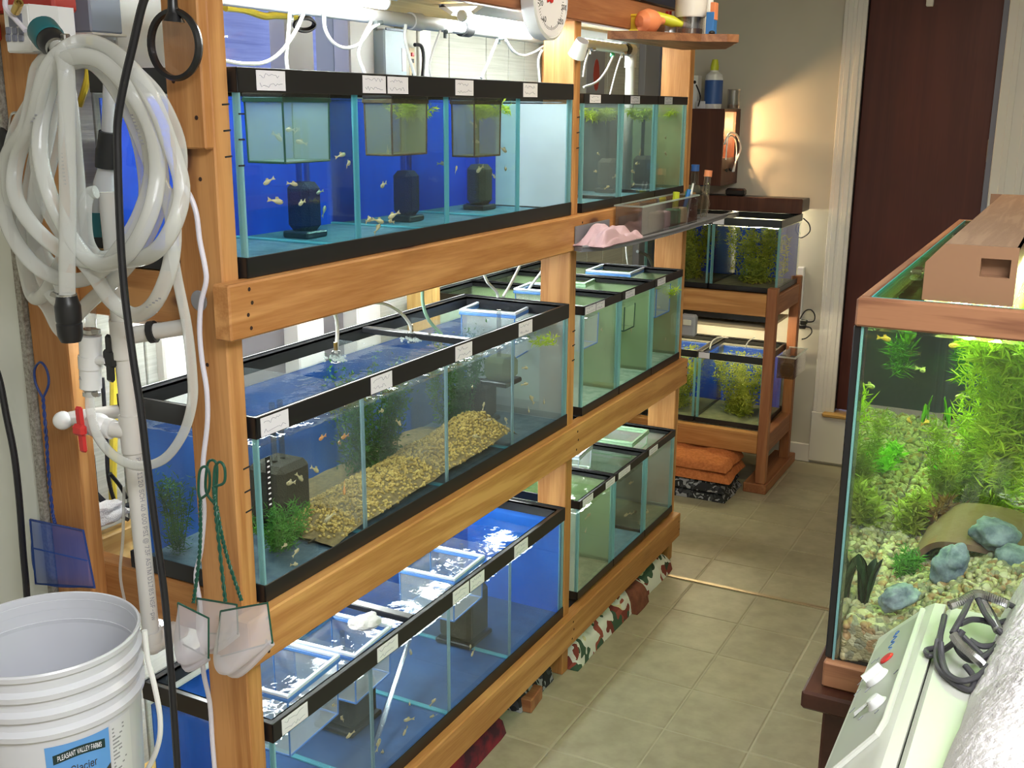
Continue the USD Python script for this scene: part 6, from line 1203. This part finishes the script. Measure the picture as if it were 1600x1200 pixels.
a, c = at(85, -20, y=.05), at(143, 50, y=.05); t = thing('grey_box', 'grey blue metal box with a paper label at the top left', 'electrical box', c); B().box(a[0], c[0], .05, .12, c[2], a[2], .003).put(t, 'case', 'box_grey'); p, q = at(92, -8, y=.05), at(101, 26, y=.05); B().box(p[0] - .006, q[0], .0492, .0498, q[2], p[2]).put(t, 'label', 'paper'); b = B()
for k in range(5): b.box(p[0] - .002, q[0] - .004, .0487, .0491, q[2] + .006 + .007 * k, q[2] + .0085 + .007 * k)
b.put(t, 'label_print', 'print_grey', kind='stuff'); B().box(a[0] - .001, c[0] + .003, .049, .125, c[2] - .004, c[2], .001).put(t, 'lip', 'trim_white')
single(B().cyl(at(166, -20, y=.12), at(168, 62, y=.12), .014, 14), 'upright_pipe', 'pvc_grey', 'grey upright pipe behind the top of the hose coil', 'pipe')
single(B().tube(path_px([(140, 55), (137, 120), (124, 165)], 12, y=.06), .006, 8), 'yellow_wire', 'yellow_cable', 'yellow wire slanting behind the hose coil', 'cord')
a, c = at(178, 5, x=-.40), at(248, 104, x=-.40); t = thing('white_board', 'bright white board leaning by the window behind the magnifier', 'board', a); B().box(-.41, -.40, a[1], c[1] + .02, c[2] - .02, 1.78, .002).put(t, 'board', 'white_plastic')

# magnifying glass
c = at(273, 70, y=-.085); mg = thing('magnifier', 'round black rimmed magnifying glass hanging on the near post', 'magnifying glass', c); ax = np.array([.0, -1, .0])
B().lathe([(.0435, -.005), (.049, -.006), (.0515, 0), (.049, .006), (.0435, .005), (.043, 0), (.0435, -.005)], c, 44, ax).put(mg, 'rim', 'black_plastic'); B().lathe([(0, -.004), (.02, -.003), (.043, -.001), (.043, .001), (.02, .003), (0, .004)], c, 36, ax).put(mg, 'lens', 'lens')
B().tube([at(272, 24, y=-.086), at(270, 10, y=-.086), at(268, -25, y=-.086)], [.011, .0075, .0065], 12).put(mg, 'handle', 'black_plastic'); B().tube([at(272, 34, y=-.086), at(272, 20, y=-.086)], [.016, .010], 12).put(mg, 'neck', 'black_plastic')

# dip nets
def twisted(t, px, y, m, r=.0026, name='handle'):
    c = curve([at(u, v, y=y) for u, v in px], 120); k = np.arange(len(c)); T = np.gradient(c, axis=0); T /= np.linalg.norm(T, axis=1, keepdims=True); s1 = np.cross(T, [0, 1.0, .1]); s1 /= np.linalg.norm(s1, axis=1, keepdims=True); s2 = np.cross(T, s1)
    for ph in (0, math.pi): B().tube(c + .0016 * (np.cos(k * .55 + ph)[:, None] * s1 + np.sin(k * .55 + ph)[:, None] * s2), r * .75, 6).put(t, name, m)
def bag(t, corners, y0, depth_px, m, seed, sag=.035):
    """Net bag hanging from a four-cornered wire frame (pixels of corners, clockwise from top left)."""
    C = [at(u, v, y=y0 - .012 * (1 if i in (1, 2) else 0)) for i, (u, v) in enumerate(corners)]; n = 18; V = []
    for i in range(n + 1):
        for j in range(n + 1):
            s_, r_ = i / n, j / n; p = (C[0] * (1 - s_) + C[1] * s_) * (1 - r_) + (C[3] * (1 - s_) + C[2] * s_) * r_
            k = math.sin(math.pi * s_) * math.sin(math.pi * r_); w = meshkit.noise(np.array([s_ * 5, r_ * 5, seed * 3.3]), seed) - .5
            V.append(p + np.array([0, -sag * 1.0, -sag * depth_px]) * k ** .6 + np.array([.0, -.012, -.01]) * w * k)
    F = [[i * (n + 1) + j, i * (n + 1) + j + 1, (i + 1) * (n + 1) + j + 1, (i + 1) * (n + 1) + j] for i in range(n) for j in range(n)]
    B().add(V, F).put(t, 'mesh_bag', m, smooth=True); return C
t = thing('blue_dip_net', 'blue aquarium net with twisted handle hanging on the rear post', 'fishing net', at(90, 760, y=-.055))
twisted(t, [(67, 620), (72, 680), (76, 740), (82, 800), (86, 818)], -.060, 'net_blue_wire'); B().tube(curve([at(u, v, y=-.060) for u, v in ((67, 622), (56, 600), (54, 578), (63, 566), (73, 578), (76, 600), (67, 622))], 30), .0022, 8).put(t, 'hanging_loop', 'net_blue_wire')
C = bag(t, [(47, 812), (130, 829), (148, 918), (56, 912)], -.062, .6, 'net_blue', 3, .03); B().tube(curve(C, 60, True)[:0] if False else [C[0], C[1], C[2], C[3], C[0]], .0022, 6).put(t, 'wire_frame', 'net_blue_wire'); p, q = at(50, 856, y=-.07), at(136, 876, y=-.075); B().tube([p, q], .0015, 6).put(t, 'cross_wire', 'net_blue_wire')
NETS = (('white dip net with green handle, nearest the post front', [(345, 955), (418, 942), (426, 1004), (338, 1028)], [(352, 940), (337, 800), (334, 760)], (342, 738), -.135, 1.5), ('white dip net with green handle, turned edge-on at the left', [(278, 942), (326, 966), (326, 1028), (281, 1004)], [(302, 942), (312, 860), (313, 780)], (318, 745), -.125, 1.1), ('white dip net with green handle, hanging behind the other two', [(308, 935), (370, 945), (372, 990), (312, 990)], [(377, 938), (352, 860), (338, 790)], (330, 735), -.100, 1.0))
for lab, cs, hpx, lp, y, sg in NETS:
    t = thing('white_dip_net', lab, 'fishing net', at(cs[0][0], cs[0][1], y=y)); twisted(t, hpx, y + .006, 'net_green_wire', .0024); u, v = hpx[-1]
    B().tube(curve([at(a, c, y=y + .006) for a, c in ((u, v), (lp[0] - 8, (v + lp[1]) / 2 + 5), (lp[0] - 6, lp[1] - 8), (lp[0] + 2, lp[1] - 16), (lp[0] + 9, lp[1] - 6), (lp[0] + 8, (v + lp[1]) / 2 + 5), (u, v))], 36), .0022, 8).put(t, 'hanging_loop', 'net_green_wire')
    C = bag(t, cs, y, 1.0, 'net_pale', int(-y * 1000), .034 * sg); B().tube([C[0], C[1], C[2], C[3], C[0]], .0018, 6).put(t, 'wire_frame', 'net_green_wire'); P_ = [C[3] * .98 + C[2] * .02, (C[3] + C[2]) / 2 + np.array([0, -.018, -.022 * sg]), C[2] * .98 + C[3] * .02]; B().tube(curve(P_, 16), .006, 8).put(t, 'bag_hem', 'net_pale')

# bucket
BC = np.array([-.235, -.262, .757]); BR = .15
bk = thing('bucket', 'white plastic bucket with a blue label at the lower left', 'bucket', (BC[0], BC[1], BC[2] - .37))
pr_ = [(0, -.37), (.128, -.37), (.131, -.365), (.1395, -.118)]
for k in range(3): z = -.098 + .033 * k; pr_ += [(.1395, z - .016), (.147, z - .012), (.148, z - .003), (.141, z + .004)]
pr_ += [(.1415, -.012), (.1475, -.010), (.1485, -.002), (.1465, .001), (.1435, .0), (.142, -.01), (.138, -.12), (.128, -.364), (0, -.366)]
B().lathe(pr_, BC, 96).put(bk, 'pail', 'bucket_white', smooth=25)
def onb(ang, z, h=0): rr = np.interp(z, [-.365, -.118], [.131, .1395]) + .0006 + h; return BC + np.array([rr * math.cos(ang), rr * math.sin(ang), z])
def wrap(b, V2, Fc, a0, z0, h):  # flat (s, z) drawing bent round the pail
    V = [onb(a0 + s_ / .137, z0 + z, h + d) for s_, z, d in V2]; return b.add(V, Fc)
def pix_ang(u, v):
    d = FWD + RT * (u - 800) / FPX - UP * (v - 600) / FPX; A = d[:2]; O = CAM[:2] - BC[:2]; r = .1375; a_, b_, c_ = A @ A, 2 * A @ O, O @ O - r * r; s_ = (-b_ - math.sqrt(max(b_ * b_ - 4 * a_ * c_, 0))) / (2 * a_); p = CAM + d * s_; return math.atan2(p[1] - BC[1], p[0] - BC[0]), p[2] - BC[2]
aL, zL = pix_ang(69, 1168); aR, zR = pix_ang(168, 1139); aE, zE = pix_ang(200, 1124)
while aR < aL: aR += 2 * math.pi
while aE < aR: aE += 2 * math.pi
zTop = (zL + zR) / 2 + .002; SW = (aR - aL) * .137; SH = .125
def patch(s0, s1, z0, z1, h, name, m, parent=None):
    n = 16; s_ = np.linspace(s0, s1, n); V2 = [(a, z0, 0) for a in s_] + [(a, z1, 0) for a in s_]; b = B(); wrap(b, V2, [(i, i + 1, n + i + 1, n + i) for i in range(n - 1)], aL, zTop, h); return b.put(parent or bk, name, m, smooth=True)
lb_ = patch(0, SW, -SH, 0, .0002, 'label', 'sticker_blue'); patch(SW + .002, SW + .002 + (aE - aR) * .137, -SH, .004, .0002, 'side_label', 'sticker_white')
n = 24; s_ = np.linspace(.010, SW - .008, n); wv = .004 * np.sin((s_ / SW - .2) * 5); V2 = [(a, -.030 + w, 0) for a, w in zip(s_, wv)] + [(a, -.014 + w, 0) for a, w in zip(s_, wv)]; b = B(); wrap(b, V2, [(i, i + 1, n + i + 1, n + i) for i in range(n - 1)], aL, zTop, .0005); b.put(lb_, 'banner', 'banner_green', smooth=True)
def btext(txt, height, s0, z0, width, m, h, bold=False, bend=0.0, name='lettering'):
    mm = meshkit.text_mesh(txt, height, .0004, bold); v = mm.vertices.copy(); v[:, 0] *= width / v[:, 0].max(); b = B(); wrap(b, [(s0 + x, z0 + y + bend * math.sin(((s0 + x) / SW - .2) * 5), z) for x, y, z in v], mm.faces, aL, zTop, h); b.put(lb_, name, m, smooth=False)
btext('PLEASANT VALLEY FARMS', .0085, .016, -.0262, SW - .030, 'paper', .0007, True, .004)
btext('Glacier', .013, SW * .34, -.054, SW * .42, 'sticker_dark', .0005); btext('Deli-Dill Spears', .012, SW * .20, -.074, SW * .62, 'sticker_dark', .0005)
n = 20; s_ = np.linspace(SW * .25, SW, n); V2 = [(a, -SH, 0) for a in s_] + [(a, -SH + .004 + (.058 * ((a / SW - .25) / .75)), 0) for a in s_]; b = B(); wrap(b, V2, [(i, i + 1, n + i + 1, n + i) for i in range(n - 1)], aL, zTop, .0004); b.put(lb_, 'label_photo', 'sticker_dark', smooth=True)
b = B(); rg = np.random.default_rng(5)
for k in range(16):
    z0 = -.010 - .0068 * k; s0 = SW + .006; s1 = SW + .006 + rg.uniform(.012, .028); wrap(b, [(s0, z0, 0), (s1, z0, 0), (s1, z0 + .0028, 0), (s0, z0 + .0028, 0)], [(0, 1, 2, 3)], aL, zTop, .0005)
b.put(bk, 'small_print', 'print_grey', kind='stuff')
b = B(); c0 = pix_ang(226, 1000)
hp = [at(u, v, y=-.25) for u, v in ((226, 985), (231, 1030), (241, 1070), (250, 1120), (248, 1160), (232, 1200), (205, 1240))]; B().tube(curve(hp, 50), .0042, 10).put(bk, 'bail_handle', 'white_plastic')
t = thing('stool', 'white wooden stool under the bucket, mostly below the picture', 'stool', (BC[0], BC[1], 0)); B().box(BC[0] - .15, BC[0] + .15, BC[1] - .15, BC[1] + .15, .355, .3865, .004).put(t, 'seat', 'yellow_pine_x', smooth=False)
for x in (-.13, .10):
    for y in (-.13, .10): B().box(BC[0] + x, BC[0] + x + .03, BC[1] + y, BC[1] + y + .03, 0, .3548, .003).put(t, 'leg', 'yellow_pine_z', smooth=False)
